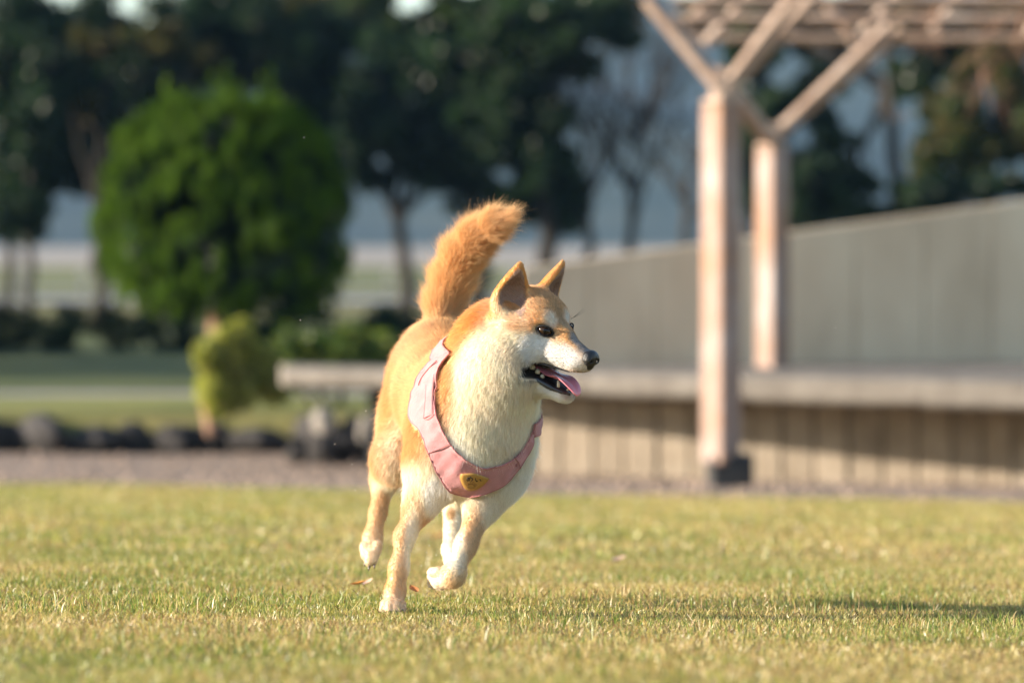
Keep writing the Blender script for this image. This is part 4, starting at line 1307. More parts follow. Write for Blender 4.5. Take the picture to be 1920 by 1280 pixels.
hb(92, 0, -38, (24, 22, 18), WHITE * 0.8, 0.6)
hb(78, 0, -8, (32, 9, 13), GREY, 0.7)
hb(98, 0, -14, (15, 15, 14), GREY * 0.7, 0.8)
hb(50, 0, -98, (52, 34, 22), WHITE, 0.5)
hb(78, 0, -90, (10, 16, 12), GREY * 0.8, 0.8, 0.8)


def coat(P):
    C = np.tile(ORANGE, (len(P), 1))
    for c, r, col, soft, M, amt in BLOBS:
        q = P - c
        if M is not None: q = q @ M.T
        k = np.linalg.norm(q / r, axis=1)
        w = amt * smooth01((1.0 + soft * 0.5 - k) / soft)
        C = C * (1 - w[:, None]) + col * w[:, None]
    # ears: pink-grey inside, rust outside
    for a, b, n, s in EARS:
        t = ((P - a) @ (b - a)) / ((b - a) @ (b - a))
        ax = a + np.clip(t, 0, 1.1)[:, None] * (b - a)
        dist = np.linalg.norm(P - ax, axis=1)
        near = smooth01((0.040 - 0.026 * np.clip(t, 0, 1) - dist) / 0.006) * smooth01((t - 0.1) / 0.15)
        face_ = smooth01(((P - ax) @ n + 0.006) / 0.010)[:, None]      # rim and front tan, back of the ear orange
        outer = np.array([0.82, 0.55, 0.30]) * face_ + np.array([0.82, 0.42, 0.12]) * (1 - face_)
        C = C * (1 - near[:, None]) + outer * near[:, None]
    return C


def ear_inner(P, Nn):
    w = np.zeros(len(P))
    for a, b, n, s in EARS:
        t = ((P - a) @ (b - a)) / ((b - a) @ (b - a))
        ax = a + np.clip(t, 0, 1.0)[:, None] * (b - a)
        q = P - ax
        lat = np.linalg.norm(q - (q @ n)[:, None] * n, axis=1)
        w = np.maximum(w, (t > 0.02) * (t < 0.92) * (lat < 0.0250 * (1 - t ** 1.5) - 0.001) * smooth01((Nn @ n + 0.35) / 0.5))
    return w


def mask_black(P, Nn):
    """bare black skin: lips, eyelids"""
    q = (P - HO) @ HM.T * 1000.0
    md = mouth_d(P) * 1000.0
    f, s, u = q[:, 0], q[:, 1], q[:, 2]
    inmouth = smooth01((3.2 - md) / 1.6) * (f > -8) * (f < 110) * (np.abs(s) < 50) * (u < -30)
    low = (u < -66 - 0.0 * f)
    lower = smooth01((6.0 - md) / 3.0) * (f > -8) * (f < 100) * (u < -62 - f * 0.16)
    w = np.maximum(inmouth, lower)
    for e, nrm, sd in EYE_S:
        t = hv(0.75, -sd * 0.62, -0.22); v = np.cross(t, nrm)
        d = P - e
        k = np.sqrt(((d @ t) / 0.0155) ** 2 + ((d @ v) / 0.0090) ** 2 + ((d @ nrm) / 0.014) ** 2)
        w = np.maximum(w, smooth01((1.12 - k) / 0.18))
    return w


DOG = empty('dog', tuple(PX(737, 1150, 6.0)))
tag(DOG, 'red and cream dog in a pink harness running across the lawn with its mouth open', 'dog')

bV, bF = FLD.nets()
bN = FLD.nrm(bV)
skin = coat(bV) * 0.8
mb = mask_black(bV, bN)
ei = ear_inner(bV, bN)
PINK = np.array([0.30, 0.19, 0.16])
skin = skin * (1 - ei[:, None]) + PINK * ei[:, None]
skin = skin * (1 - mb[:, None]) + BLACK * mb[:, None]
m_skin = mat_attr('dog skin under the coat', rough=0.5, spec=0.35)
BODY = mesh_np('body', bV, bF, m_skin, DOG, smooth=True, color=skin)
# ---- eyes, nose, mouth
def ellipsoid(name, c, r, M, mat, parent, nu=20, nv_=14, smooth=True, deform=None):
    V = []; F = []
    for j in range(nv_ + 1):
        th = math.pi * j / nv_
        for i in range(nu):
            ph = 2 * math.pi * i / nu
            p = np.array([math.sin(th) * math.cos(ph), math.sin(th) * math.sin(ph), math.cos(th)])
            if deform: p = deform(p)
            V.append(np.asarray(c) + (p * np.asarray(r)) @ M)
    for j in range(nv_):
        for i in range(nu):
            k = (i + 1) % nu
            F.append((j * nu + i, (j + 1) * nu + i, (j + 1) * nu + k, j * nu + k))
    return mesh_np(name, np.array(V), np.array(F), mat, parent, smooth)


m_eye = mat_plain('eye brown', (0.026, 0.014, 0.007), rough=0.10, spec=0.4, coat=0.0, bscale=200)
m_pupil = mat_plain('eye pupil', (0.004, 0.004, 0.004), rough=0.08, spec=0.4)
m_lid = mat_plain('eyelid black', (0.010, 0.009, 0.009), rough=0.6, spec=0.25)
m_nose = mat_plain('nose leather', (0.010, 0.0095, 0.010), rough=0.32, spec=0.55, bump=0.5, bscale=900)
m_tongue = mat_plain('tongue', (0.62, 0.20, 0.24), rough=0.32, spec=0.5, coat=0.25, sss=0.25, bump=0.25, bscale=700)
m_tooth = mat_plain('tooth', (0.62, 0.55, 0.40), rough=0.25, spec=0.5, coat=0.3)
m_lip = mat_plain('lip black', (0.014, 0.012, 0.013), rough=0.28, spec=0.55, coat=0.3, bump=0.4, bscale=500)
m_gum = mat_plain('mouth lining', (0.10, 0.030, 0.035), rough=0.35, spec=0.5, coat=0.3)
for e, nrm, s in EYE_S:
    t = hv(0.75, -s * 0.62, -0.22); v = np.cross(t, nrm)
    t = np.cross(nrm, v); t /= np.linalg.norm(t)
    M = np.stack([t, nrm, v])
    ball = ellipsoid('eye', e - nrm * 0.0030, mm(11.0, 7.6, 7.6), M, m_eye, DOG)
    ellipsoid('pupil', e + nrm * 0.0024, mm(4.2, 2.5, 4.2), M, m_pupil, ball, 14, 10)
    ring = MB()
    pts = []
    for i in range(25):
        a_ = 2 * math.pi * i / 24
        x, y = 0.0135 * math.cos(a_), 0.0074 * math.sin(a_)
        y *= 1.0 - 0.35 * abs(math.cos(a_)) ** 3
        dep = 0.0035 - 0.0045 * (math.cos(a_) ** 2)
        pts.append(e + t * x + v * y + nrm * dep)
    ring.tube(pts, 0.0013, 6, cap=False)
    ring.build('eyelid', m_lid, ball, True)

# nose: rounded wedge with two nostrils, from its own small field
class SmallField(Field):
    pass


PRB = PR
PR = []
cN = H(110, 0, -29.5)
ell(H(109, 0, -26), mm(11.0, 15.0, 11.0), k=0.005, M=HM)
ell(H(108, 0, -36.5), mm(9.0, 8.5, 10.5), k=0.006, M=HM)
for s in (-1, 1):
    ell(H(111, s * 8.5, -30.5), mm(8.0, 7.0, 7.0), k=0.004, M=HM)
    cone(H(122, s * 6.2, -29), H(112, s * 7.5, -31.5), 0.0027, 0.0024, k=0.002, op='s')
    cone(H(116, s * 9.5, -32), H(108, s * 15, -33.5), 0.0016, 0.0012, k=0.002, op='s')
cone(H(122, 0, -44), H(119, 0, -27), 0.0007, 0.0006, k=0.002, op='s')
NF = Field(cN - 0.024, cN + 0.024, 0.0009)
_fill_mouth = mouth_d
mouth_d = lambda P: np.full(P.shape[:-1], 1.0)
NF.fill()
mouth_d = _fill_mouth
nV, nF = NF.nets()
PR = PRB
mesh_np('nose', nV, nF, m_nose, DOG, smooth=True)

# lining of the mouth: palate and floor meet at the back
mbx = MB()
prof_up = [(-2, -59), (30, -56), (70, -54), (95, -52)]
prof_lo = [(-2, -63), (25, -74), (55, -84), (76, -88)]
half = [(20, 22), (17, 19), (12, 14), (7, 9)]
V = []; F = []
for (fu, uu), (fl_, ul), (wu, wl) in zip(prof_up, prof_lo, half):
    V += [H(fu, -wu, uu + 3), H(fu, wu, uu + 3), H(fl_, wl, ul - 2), H(fl_, -wl, ul - 2)]
for i in range(3):
    a_ = i * 4
    F += [(a_, a_ + 1, a_ + 5, a_ + 4), (a_ + 3, a_ + 7, a_ + 6, a_ + 2)]
F += [(0, 3, 2, 1)]
mesh_np('mouth_lining', V, F, m_gum, DOG, smooth=False)
# throat plug closes the sight line through the mouth
ellipsoid('throat', H(6, -6, -64), mm(22, 13, 13), HM, m_lip, DOG, 14, 10)

# tongue: thick sheet that runs forward over the front teeth and droops
tl = []
TG = [(2, 0, -60, 15, 0), (24, 1, -62.5, 17, -2), (44, 3, -66.5, 18, -3), (62, 6, -67.5, 18, 2), (76, 9, -68.5, 17, 3), (90, 11, -72.5, 15.5, 1), (100, 12, -78.5, 12.5, -1), (104, 12.5, -84, 7, -1)]
nw = 11
Vt = []
for lay in (0, 1):
    for (f, s, u_, w, cup) in TG:
        for j in range(nw):
            x = -1 + 2 * j / (nw - 1)
            th = 2.3 * math.sqrt(max(0.0, 1 - x * x)) + 0.5
            wav = 2.2 * math.sin(f * 0.13) * max(0, x) ** 2
            uu = u_ + cup * abs(x) ** 2 - 3.0 * math.exp(-(x / 0.18) ** 2) * 0.5 + wav + (0 if lay == 0 else -2 * th)
            Vt.append(H(f, s + x * w, uu))
Vt = np.array(Vt); nr = len(TG); Ft = []
idx_ = lambda l, i, j: l * nr * nw + i * nw + j
for i in range(nr - 1):
    for j in range(nw - 1):
        Ft.append((idx_(0, i, j), idx_(0, i + 1, j), idx_(0, i + 1, j + 1), idx_(0, i, j + 1)))
        Ft.append((idx_(1, i, j), idx_(1, i, j + 1), idx_(1, i + 1, j + 1), idx_(1, i + 1, j)))
for i in range(nr - 1):
    Ft.append((idx_(0, i, 0), idx_(1, i, 0), idx_(1, i + 1, 0), idx_(0, i + 1, 0)))
    Ft.append((idx_(0, i, nw - 1), idx_(0, i + 1, nw - 1), idx_(1, i + 1, nw - 1), idx_(1, i, nw - 1)))
for j in range(nw - 1):
    Ft.append((idx_(0, nr - 1, j), idx_(1, nr - 1, j), idx_(1, nr - 1, j + 1), idx_(0, nr - 1, j + 1)))
    Ft.append((idx_(0, 0, j), idx_(0, 0, j + 1), idx_(1, 0, j + 1), idx_(1, 0, j)))
TON = mesh_np('tongue', Vt, np.array(Ft), m_tongue, DOG, smooth=True)
sm = TON.modifiers.new('smooth', 'SUBSURF'); sm.levels = 1; sm.render_levels = 2

# lower teeth on both sides, the front ones, and a few upper ones
def tooth(f, s, u_, h, r, lean=(0, 0)):
    b = MB()
    a0 = H(f, s, u_); top = H(f + lean[0], s + lean[1], u_ + h)
    mid = a0 * 0.45 + top * 0.55
    b.tube([a0, mid, top], [r * 0.001, r * 0.0009, r * 0.00042], 8)
    o = b.build('tooth', m_tooth, DOG, True)
    return o


for s in (-1, 1):
    for f, lat, u_, h, r in ((5, 22, -63, 7.0, 4.6), (14, 21.5, -66, 8.0, 5.4), (25, 20.5, -70.5, 7.0, 4.8), (34.5, 19.3, -75, 5.5, 4.0)):
        tooth(f, s * lat, u_, h, r)
    tooth(64, s * 12, -87, 14.0, 3.0, (-1, s * 1.5))
    for f, lat in ((20, 23),):
        tooth(f, s * lat, -52 + f * 0.05, -4.0, 3.4)
for s in (-6.5, -4, -1.5, 1.5, 4, 6.5):
    tooth(77.5, s, -87, 4.5, 1.3)
# dark wet lips along the lower jaw and the upper jaw edge
for s in (-1, 1):
    b = MB()
    b.tube([H(-6, s * 29, -57), H(2, s * 30.5, -66), H(21, s * 29.5, -76), H(39, s * 24.5, -81.5), H(56, s * 19, -86.5), H(72, s * 12.5, -90), H(82, s * 3, -90.5)],
           [0.0030, 0.0055, 0.0060, 0.0058, 0.0052, 0.0046, 0.0040], 9)
    b.build('lip', m_lip, DOG, True)
    b = MB()
    b.tube([H(-6, s * 30, -55.5), H(14, s * 30.5, -53.0), H(36, s * 27.5, -52.0), H(60, s * 21.5, -52.5), H(82, s * 15.5, -53.5), H(97, s * 7.5, -51.5), H(103, 0, -48.5)],
           [0.0030, 0.0022, 0.0020, 0.0019, 0.0018, 0.0018, 0.0016], 6)
    b.build('lip', m_lip, DOG, True)
# claws
m_claw = mat_plain('claw', (0.10, 0.075, 0.06), rough=0.35, spec=0.5)
for (px_, py_, Y_), (qx, qy, qY) in (((686, 1052, 6.43), (683, 1062, 6.425)), ((693, 1058, 6.415), (691, 1070, 6.405)), ((702, 1056, 6.415), (702, 1066, 6.405)),
                                     ((720, 1143, 5.955), (717, 1150, 5.938)), ((731, 1145, 5.944), (730, 1150, 5.927)), ((743, 1145, 5.944), (743, 1150, 5.927)), ((754, 1143, 5.954), (757, 1150, 5.938)),
                                     ((861, 1080, 6.235), (863, 1088, 6.225))):
    b = MB(); A0, B0 = PX(px_, py_, Y_), PX(qx, qy, qY)
    b.tube([A0, (A0 + B0) / 2 + np.array([0, -0.002, 0.001]), B0], [0.0026, 0.0021, 0.0005], 7)
    b.build('claw', m_claw, DOG, True)
# black pad of the hind foot under the body
ellipsoid('paw_pad', PX(864, 1082, 6.225), mm(5, 6, 4), np.eye(3), m_nose, DOG, 12, 8)
# ---- harness
def densify(pts, n):
    p = np.array(pts, float)
    # Catmull-Rom through the points, even parameter
    k = len(p)
    t = np.linspace(0, k - 1, n)
    i = np.clip(np.floor(t).astype(int), 0, k - 2)
    w = (t - i)[:, None]
    p0 = p[np.clip(i - 1, 0, k - 1)]; p1 = p[i]; p2 = p[i + 1]; p3 = p[np.clip(i + 2, 0, k - 1)]
    return 0.5 * ((2 * p1) + (-p0 + p2) * w + (2 * p0 - 5 * p1 + 4 * p2 - p3) * w ** 2 + (-p0 + 3 * p1 - 3 * p2 + p3) * w ** 3)


HARN_OFF = 0.0065
UP = [(843, 660), (828, 680), (818, 710), (815, 750), (822, 788), (842, 830), (868, 858), (904, 878), (946, 870), (980, 846), (998, 815), (1003, 795)]
LO = [(808, 676), (785, 708), (770, 748), (768, 786), (786, 806), (803, 846), (820, 888), (842, 918), (868, 931), (905, 927), (950, 905), (982, 868), (997, 838), (1002, 818)]
nA, nB = 90, 12
u2 = densify(UP, nA); l2 = densify(LO, nA)
grid = []
for i in range(nB):
    w = i / (nB - 1)
    q = u2 * (1 - w) + l2 * w
    grid.append(FLD.shoot(q[:, 0], q[:, 1], HARN_OFF))
G1 = np.stack(grid, 1)                  # (nA, nB, 3), the part of the vest the photograph shows
# carries on over the withers to the other side and round the far shoulder
def bridge(A, B, mids, n):
    """rows from edge row A to edge row B through mid rows, pulled onto the coat"""
    rows = [A] + mids + [B]
    R_ = densify(np.array(rows).reshape(len(rows), -1), n).reshape(n, -1, 3)
    return R_


def row(p, q):
    w = np.linspace(0, 1, nB)[:, None]
    return np.asarray(p) * (1 - w) + np.asarray(q) * w


start, end = G1[0], G1[-1]
midrows = [row(PX(1010, 770, 6.08), PX(1010, 795, 6.12)), row(PX(1010, 740, 6.14), PX(1010, 765, 6.20)), row(PX(985, 700, 6.20), PX(985, 715, 6.30)), row(PX(930, 655, 6.22), PX(925, 650, 6.32)), row(PX(880, 640, 6.18), PX(862, 632, 6.28))]
G2 = bridge(end, start, midrows, 60)
sh = G2.shape
G2 = FLD.snap(G2.reshape(-1, 3), HARN_OFF, 10).reshape(sh)
G2[0] = end; G2[-1] = start


def crease(G, amt, seed):
    """soft puckers of the cloth"""
    Pn = G.reshape(-1, 3)
    n_ = FLD.nrm(Pn)
    h_ = vn(Pn, 90, seed) * 0.6 + vn(Pn, 210, seed + 1) * 0.3
    return (Pn + n_ * (h_ * amt)[:, None]).reshape(G.shape)


def vn(P, sc_, seed):
    rg = np.random.default_rng(seed); r = 0
    for i in range(5):
        r = r + np.sin(P @ (rg.normal(0, 1, 3) * sc_) + rg.uniform(0, 6.28))
    return r / 2.2


def sheet(name, G, th, mat, parent, inner=True):
    na, nb = G.shape[:2]
    P = G.reshape(-1, 3)
    n_ = FLD.nrm(P)
    V = np.concatenate([P + n_ * th, P - n_ * 0.002])
    F = []
    q = np.arange(na * nb).reshape(na, nb)
    o = na * nb
    a_, b_, c_, d_ = q[:-1, :-1].ravel(), q[1:, :-1].ravel(), q[1:, 1:].ravel(), q[:-1, 1:].ravel()
    F.append(np.stack([a_, b_, c_, d_], -1)); F.append(np.stack([a_ + o, d_ + o, c_ + o, b_ + o], -1))
    for e in (q[0, :], q[-1, :], q[:, 0], q[:, -1]):
        F.append(np.stack([e[:-1], e[1:], e[1:] + o, e[:-1] + o], -1))
    ob = mesh_np(name, V, np.concatenate(F), mat, parent, smooth=True)
    bm_n = ob.data
    return ob


def mat_cloth(name, col):
    m, nt, out = mat_new(name)
    b = N(nt, 'ShaderNodeBsdfPrincipled')
    b.inputs['Roughness'].default_value = 0.85
    b.inputs['Specular IOR Level'].default_value = 0.2
    b.inputs['Sheen Weight'].default_value = 0.25
    b.inputs['Sheen Roughness'].default_value = 0.4
    tc = N(nt, 'ShaderNodeTexCoord')
    n1 = N(nt, 'ShaderNodeTexNoise'); n1.inputs['Scale'].default_value = 55; n1.inputs['Detail'].default_value = 6
    n2 = N(nt, 'ShaderNodeTexNoise'); n2.inputs['Scale'].default_value = 900; n2.inputs['Detail'].default_value = 2
    nt.links.new(tc.outputs['Object'], n1.inputs['Vector']); nt.links.new(tc.outputs['Object'], n2.inputs['Vector'])
    c_ = ramp(nt, n1.outputs['Fac'], [(0.3, [v * 0.84 for v in col]), (0.7, [v * 1.10 for v in col])])
    nt.links.new(c_, b.inputs['Base Color'])
    bp = N(nt, 'ShaderNodeBump'); bp.inputs['Strength'].default_value = 0.9; bp.inputs['Distance'].default_value = 0.002
    mx = N(nt, 'ShaderNodeMath', operation='ADD')
    nt.links.new(n1.outputs['Fac'], mx.inputs[0]); nt.links.new(n2.outputs['Fac'], mx.inputs[1])
    nt.links.new(mx.outputs[0], bp.inputs['Height']); nt.links.new(bp.outputs[0], b.inputs['Normal'])
    nt.links.new(b.outputs[0], out.inputs['Surface'])
    return m


m_pink = mat_cloth('harness cloth', (0.52, 0.235, 0.24))
m_pipe = mat_cloth('harness piping', (0.44, 0.17, 0.17))
m_seam = mat_cloth('harness seam', (0.36, 0.14, 0.14))
m_patch = mat_plain('patch leather', (0.42, 0.23, 0.055), rough=0.5, spec=0.4, bump=0.3, bscale=900)
m_ink = mat_plain('patch ink', (0.012, 0.010, 0.010), rough=0.6)
m_stamp = mat_plain('patch stamp', (0.24, 0.12, 0.03), rough=0.6)
G1c = crease(G1, 0.0026, 5); G2c = crease(G2, 0.0014, 9)
G1c[0] = G1[0]; G1c[-1] = G1[-1]
ring = np.concatenate([G1c, G2c[1:]])
HARN = sheet('harness', ring, 0.0013, m_pink, DOG)
tag(HARN, 'pink cloth chest harness with a small leather name patch')
HARN_PTS = ring.reshape(-1, 3)


def line(px_pts, off, rad, name, mat, parent, n=40, sides=6):
    q = densify(px_pts, n)
    P = FLD.shoot(q[:, 0], q[:, 1], HARN_OFF + off + 0.0006)
    b = MB(); b.tube(P, rad, sides); return b.build(name, mat, parent, True)


# piping along both edges
for e in (0, nB - 1):
    b = MB(); P = ring[:, e] + FLD.nrm(ring[:, e]) * 0.0010
    b.tube(P, 0.0011, 6); b.build('piping', m_pipe, HARN, True)
# stitched seams and the webbing loop by the shoulder
line([(801, 850), (822, 842), (843, 832)], 0.0016, 0.0008, 'seam', m_seam, HARN)
line([(964, 857), (972, 866), (976, 878)], 0.0016, 0.0009, 'seam', m_seam, HARN)
line([(784, 722), (790, 708), (804, 690), (818, 676)], 0.0016, 0.0009, 'seam', m_seam, HARN)
wb0 = densify([(799, 722), (798, 745), (796, 765), (794, 784)], 16); wb1 = densify([(815, 700), (812, 735), (812, 760), (813, 776)], 16)
gw = np.stack([FLD.shoot(*(wb0 * (1 - t_) + wb1 * t_).T, HARN_OFF + 0.0016) for t_ in np.linspace(0, 1, 6)], 1)
sheet('webbing_loop', gw, 0.0012, m_pink, HARN)
line([(795, 785), (800, 786), (808, 782), (814, 776)], 0.0030, 0.0005, 'seam', m_seam, HARN)
# leather patch: rounded triangle
PO = [(864, 888), (890, 887), (914, 895), (916, 899), (906, 910), (893, 918), (881, 920), (872, 916), (865, 905), (862, 894), (864, 888)]
po = densify(PO, 48)[:-1]
cpt = np.array([886.0, 902.0])
rings = [cpt + (po - cpt) * s_ for s_ in (0.02, 0.35, 0.7, 1.0)]
PV = np.concatenate([FLD.shoot(r_[:, 0], r_[:, 1], HARN_OFF + 0.0030) for r_ in rings] + [FLD.shoot(po[:, 0], po[:, 1], HARN_OFF - 0.001)])
npo = len(po); PF = []
for k in range(4):
    for i in range(npo):
        j = (i + 1) % npo
        PF.append((k * npo + i, k * npo + j, (k + 1) * npo + j, (k + 1) * npo + i))
PATCH = mesh_np('name_patch', PV, np.array(PF), m_patch, HARN, smooth=True)
sc_ = 0.2344
def cp(*pts): return [(740 + x * sc_, 640 + y * sc_) for x, y in pts]      # points read off an enlarged view
strokes = [cp((582, 1086), (592, 1100), (600, 1113)), cp((608, 1080), (600, 1098), (588, 1113), (578, 1110), (582, 1096), (600, 1088), (618, 1092), (624, 1104), (612, 1116)),
           cp((648, 1092), (648, 1108), (656, 1118), (664, 1112)), cp((680, 1100), (688, 1110), (690, 1116))]
def ink(px_pts, rad, mat, name, n=24):
    q = densify(px_pts, n)
    b = MB(); b.tube(FLD.shoot(q[:, 0], q[:, 1], HARN_OFF + 0.0032), rad, 5); return b.build(name, mat, HARN, True)
for s_ in strokes: ink(s_, 0.00062, m_ink, 'lettering')
ink(cp((578, 1165), (592, 1148), (612, 1142), (632, 1150), (645, 1166), (612, 1170), (578, 1165)), 0.0003, m_stamp, 'paw_stamp')
for cx_, cy_ in ((584, 1142), (602, 1132), (626, 1133), (646, 1146)):
    ink(cp(*[(cx_ + 8 * math.cos(a_), cy_ + 8 * math.sin(a_)) for a_ in np.linspace(0, 6.28, 9)]), 0.0003, m_stamp, 'paw_stamp')
# snap stud near the far strap
for (x_, y_) in ((968, 872), (1000, 812)):
    ellipsoid('stud', FLD.shoot([x_], [y_], HARN_OFF + 0.001)[0], mm(2.2, 1.6, 2.2), np.eye(3), m_seam, HARN, 10, 8)
# ---- fur
def fur_curves(name, roots, dirs, nrms, length, color, mat, parent, npts=6, rad=0.00017, seed=3, curl=0.35, grav=0.25, clump=0.0):
    rg = np.random.default_rng(seed)
    n = len(roots)
    t = np.linspace(0, 1, npts)
    wob = rg.normal(0, 1, (n, 3)) * curl * 0.22
    P = np.zeros((n, npts, 3))
    for i, ti in enumerate(t):
        lie = dirs + nrms * (0.0)
        d = dirs * ti + nrms * (0)
        P[:, i] = roots + (d + wob * ti * ti) * length[:, None] + np.array([0, 0, -1.0]) * (grav * 0.12 * ti * ti * length)[:, None]
    hc = bpy.data.hair_curves.new(name)
    hc.add_curves([npts] * n)
    hc.position_data.foreach_set('vector', P.astype(np.float32).ravel())
    ra = hc.attributes.new('radius', 'FLOAT', 'POINT')
    prof = (1.0 - t ** 1.5 * 0.85)
    R = (rad * prof)[None, :] * rg.uniform(0.7, 1.25, (n, 1))
    ra.data.foreach_set('value', R.astype(np.float32).ravel())
    ca = hc.attributes.new('tint', 'FLOAT_COLOR', 'CURVE')
    c4 = np.ones((n, 4), np.float32); c4[:, :3] = color
    ca.data.foreach_set('color', c4.ravel())
    hc.materials.append(mat)
    o = bpy.data.objects.new(name, hc)
    COL.objects.link(o)
    o.parent = parent
    return o


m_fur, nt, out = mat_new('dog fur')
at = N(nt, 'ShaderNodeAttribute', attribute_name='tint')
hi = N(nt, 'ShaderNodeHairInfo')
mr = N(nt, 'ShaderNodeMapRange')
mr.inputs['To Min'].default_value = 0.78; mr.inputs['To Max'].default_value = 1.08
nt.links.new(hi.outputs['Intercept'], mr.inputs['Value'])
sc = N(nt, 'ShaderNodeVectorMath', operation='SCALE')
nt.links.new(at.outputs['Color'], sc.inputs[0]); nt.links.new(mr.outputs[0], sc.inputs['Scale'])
dif = N(nt, 'ShaderNodeBsdfDiffuse'); tra = N(nt, 'ShaderNodeBsdfTranslucent')
nt.links.new(sc.outputs[0], dif.inputs['Color']); nt.links.new(sc.outputs[0], tra.inputs['Color'])
hr = N(nt, 'ShaderNodeBsdfHair'); hr.component = 'Reflection'
hr.inputs['RoughnessU'].default_value = 0.35; hr.inputs['RoughnessV'].default_value = 0.6
hr.inputs['Color'].default_value = (0.9, 0.85, 0.8, 1)
ma = N(nt, 'ShaderNodeMixShader'); ma.inputs[0].default_value = 0.5
nt.links.new(dif.outputs[0], ma.inputs[1]); nt.links.new(tra.outputs[0], ma.inputs[2])
mb2 = N(nt, 'ShaderNodeMixShader'); mb2.inputs[0].default_value = 0.07
nt.links.new(ma.outputs[0], mb2.inputs[1]); nt.links.new(hr.outputs[0], mb2.inputs[2])
nt.links.new(mb2.outputs[0], out.inputs['Surface'])

FUR_N = 400000
# area-weighted roots, denser on the head
a, b, c, d = (bV[bF[:, k]] for k in range(4))
area = 0.5 * (np.linalg.norm(np.cross(b - a, c - a), axis=1) + np.linalg.norm(np.cross(c - a, d - a), axis=1))
cen = (a + b + c + d) / 4
qh = (cen - HO) @ HM.T * 1000
wgt = area * np.where((np.abs(qh[:, 0] - 20) < 110) & (np.abs(qh[:, 1]) < 75) & (np.abs(qh[:, 2]) < 120), 2.6, 1.0)
wgt = wgt * np.where(cen[:, 2] < 0.24, 1.6, 1.0) * np.where((cen[:, 1] > 6.4) & (cen[:, 2] > 0.47), 2.2, 1.0)
pick = RNG.choice(len(bF), FUR_N, p=wgt / wgt.sum())
u, v = RNG.random((2, FUR_N, 1))
R0 = (a[pick] * (1 - u) + b[pick] * u) * (1 - v) + (d[pick] * (1 - u) + c[pick] * u) * v
NR = FLD.nrm(R0)
# flow, length and lift blended from the nearest primitives
fw = np.zeros((FUR_N, 3)); fl = np.zeros(FUR_N); lf = np.zeros(FUR_N); ws = np.zeros(FUR_N)
for p in PR:
    if p['op'] != 'u' or p['flow'] is None: continue
    lo_, hi_ = prim_box(p, 0.05)
    m = np.all((R0 > lo_) & (R0 < hi_), axis=1)
    if not m.any(): continue
    dd = np.abs(prim_d(p, R0[m]))
    w = np.exp(-dd / 0.007) + 1e-6
    fw[m] += w[:, None] * p['flow']; fl[m] += w * p['fl']; lf[m] += w * p['lift']; ws[m] += w
ws = np.maximum(ws, 1e-9)
fw /= ws[:, None]; fl /= ws; lf /= ws
fw -= NR * np.sum(fw * NR, axis=1, keepdims=True)
fw /= (np.linalg.norm(fw, axis=1, keepdims=True) + 1e-6)


def vnoise(P, sc, seed):
    """cheap smooth noise from a few sines"""
    rg = np.random.default_rng(seed)
    r = 0
    for i in range(5):
        k = rg.normal(0, 1, 3) * sc
        r = r + np.sin(P @ k + rg.uniform(0, 6.28))
    return r / 2.2


swirl = np.stack([vnoise(R0, 45, 11), vnoise(R0, 45, 12), vnoise(R0, 45, 13)], -1)
tuft = np.stack([vnoise(R0, 160, 21), vnoise(R0, 160, 22), vnoise(R0, 160, 23)], -1)
D0 = fw * np.sqrt(1 - lf ** 2)[:, None] + NR * (lf * RNG.uniform(0.7, 1.4, FUR_N))[:, None]
D0 = D0 + swirl * 0.06 + tuft * 0.05 + RNG.normal(0, 0.13, (FUR_N, 3))
# never grow inwards
dn = np.sum(D0 * NR, axis=1)
D0 += NR * np.clip(0.12 - dn, 0, None)[:, None]
D0 /= np.linalg.norm(D0, axis=1, keepdims=True)
L0 = fl * RNG.uniform(0.6, 1.15, FUR_N) * np.where(fl > 0.026, 1.0, 0.74)
guard = (RNG.random(FUR_N) < 0.07)
L0 = np.where(guard & (fl > 0.007), L0 * 1.3, L0)
D0 = np.where(guard[:, None], D0 + NR * 0.15, D0); D0 /= np.linalg.norm(D0, axis=1, keepdims=True)
# colour
C0 = coat(R0 + D0 * (L0 * 0.35)[:, None])
q0 = (R0 - HO) @ HM.T * 1000.0
C0 = C0 * RNG.normal(1.0, 0.07, FUR_N)[:, None] * (1.0 + 0.05 * vnoise(R0, 60, 31))[:, None]
face = (np.abs(q0[:, 0] - 20) < 100) & (np.abs(q0[:, 1]) < 60) & (q0[:, 2] > -60) & (q0[:, 2] < 70)
C0 = np.where(face[:, None], C0 * RNG.normal(1.0, 0.13, FUR_N)[:, None], C0)
mo = (RNG.random(FUR_N) < 0.12) & (C0[:, 2] < 0.40)
C0[mo] = C0[mo] * 0.6
sp = (RNG.random(FUR_N) < 0.16) & (q0[:, 0] > 60) & face
C0[sp] = C0[sp] * 0.25
C0 = np.clip(C0, 0.01, 0.92)
k0 = mask_black(R0, NR)
ei0 = ear_inner(R0, NR)
cut = (k0 > 0.35)
C0 = np.where((k0 > 0.02)[:, None], C0 * 0.45, C0)
L0 = np.where(ei0 > 0.5, 0.006, L0)
C0 = np.where((ei0 > 0.5)[:, None], np.array([0.50, 0.36, 0.28]), C0)
cut |= (ei0 > 0.5) & (RNG.random(FUR_N) < 0.5)
# bare nose end
cut |= np.linalg.norm(R0 - H(108, 0, -28), axis=1) < 0.0140
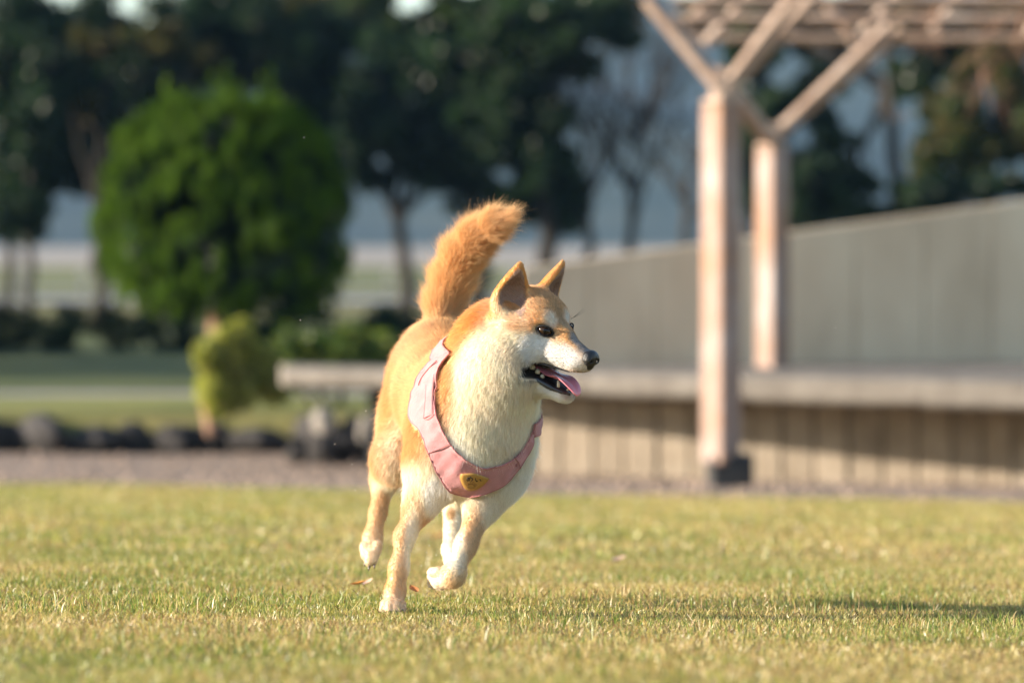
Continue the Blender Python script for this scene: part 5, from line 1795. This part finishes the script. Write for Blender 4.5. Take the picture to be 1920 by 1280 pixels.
# paw soles
cut |= (NR[:, 2] < -0.75) & (R0[:, 2] < 0.02)
if HARN_PTS is not None:      # the coat lies pressed flat under the harness
    cellsz = 0.012
    pk = lambda K: ((K[:, 0] + 500) * 1000 + (K[:, 1] + 10)) * 1000 + (K[:, 2] + 500)
    hk = np.unique(np.floor(HARN_PTS / cellsz).astype(np.int64), axis=0)
    off3 = np.array([(x, y, z) for x in (-1, 0, 1) for y in (-1, 0, 1) for z in (-1, 0, 1)])
    keys = np.unique(pk((hk[:, None, :] + off3[None]).reshape(-1, 3)))
    cand = np.isin(pk(np.floor(R0 / cellsz).astype(np.int64)), keys)
    ci = np.where(cand)[0]
    best = np.full(len(ci), 9.0)
    for s0 in range(0, len(HARN_PTS), 400):
        dd = np.linalg.norm(R0[ci][:, None, :] - HARN_PTS[None, s0:s0 + 400, :], axis=2).min(axis=1)
        best = np.minimum(best, dd)
    under = np.zeros(FUR_N, bool)
    under[ci[best < HARN_OFF + 0.0018]] = True
    cut |= under
keep = ~cut
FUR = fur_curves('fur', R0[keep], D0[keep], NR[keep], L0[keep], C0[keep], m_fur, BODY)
tag(FUR, kind='stuff')
# whiskers and brow hairs
m_whisk = mat_plain('whisker', (0.05, 0.045, 0.04), rough=0.4)
b = MB(); rgw = random.Random(4)
for s in (-1, 1):
    for i in range(9):
        f0 = 62 + 4.2 * i; a0 = H(f0, s * (21 - 0.12 * (f0 - 60)), -34 - (i % 3) * 4)
        dr = hv(-0.75 + rgw.uniform(-.2, .2), s * 0.75, rgw.uniform(-0.5, 0.15))
        L = rgw.uniform(0.022, 0.045)
        b.tube([a0, a0 + dr * L * 0.5 + HU * 0.001, a0 + dr * L - HU * 0.004], [0.00022, 0.00016, 0.00004], 4)
    for i in range(0 if s > 0 else 4):
        a0 = H(40 + i, s * (24 - i), 18)
        dr = hv(0.8, s * 0.35, 0.55 + 0.15 * i)
        b.tube([a0, a0 + dr * 0.012, a0 + dr * 0.026 + HU * 0.002], [0.0002, 0.00014, 0.00004], 4)
    a0 = H(0, s * 50, -40)
    b.tube([a0, a0 + hv(-1, s, -0.8) * 0.012, a0 + hv(-1.2, s, -1.1) * 0.024], [0.0003, 0.0002, 0.00005], 4)
tag(b.build('whiskers', m_whisk, DOG), kind='stuff')
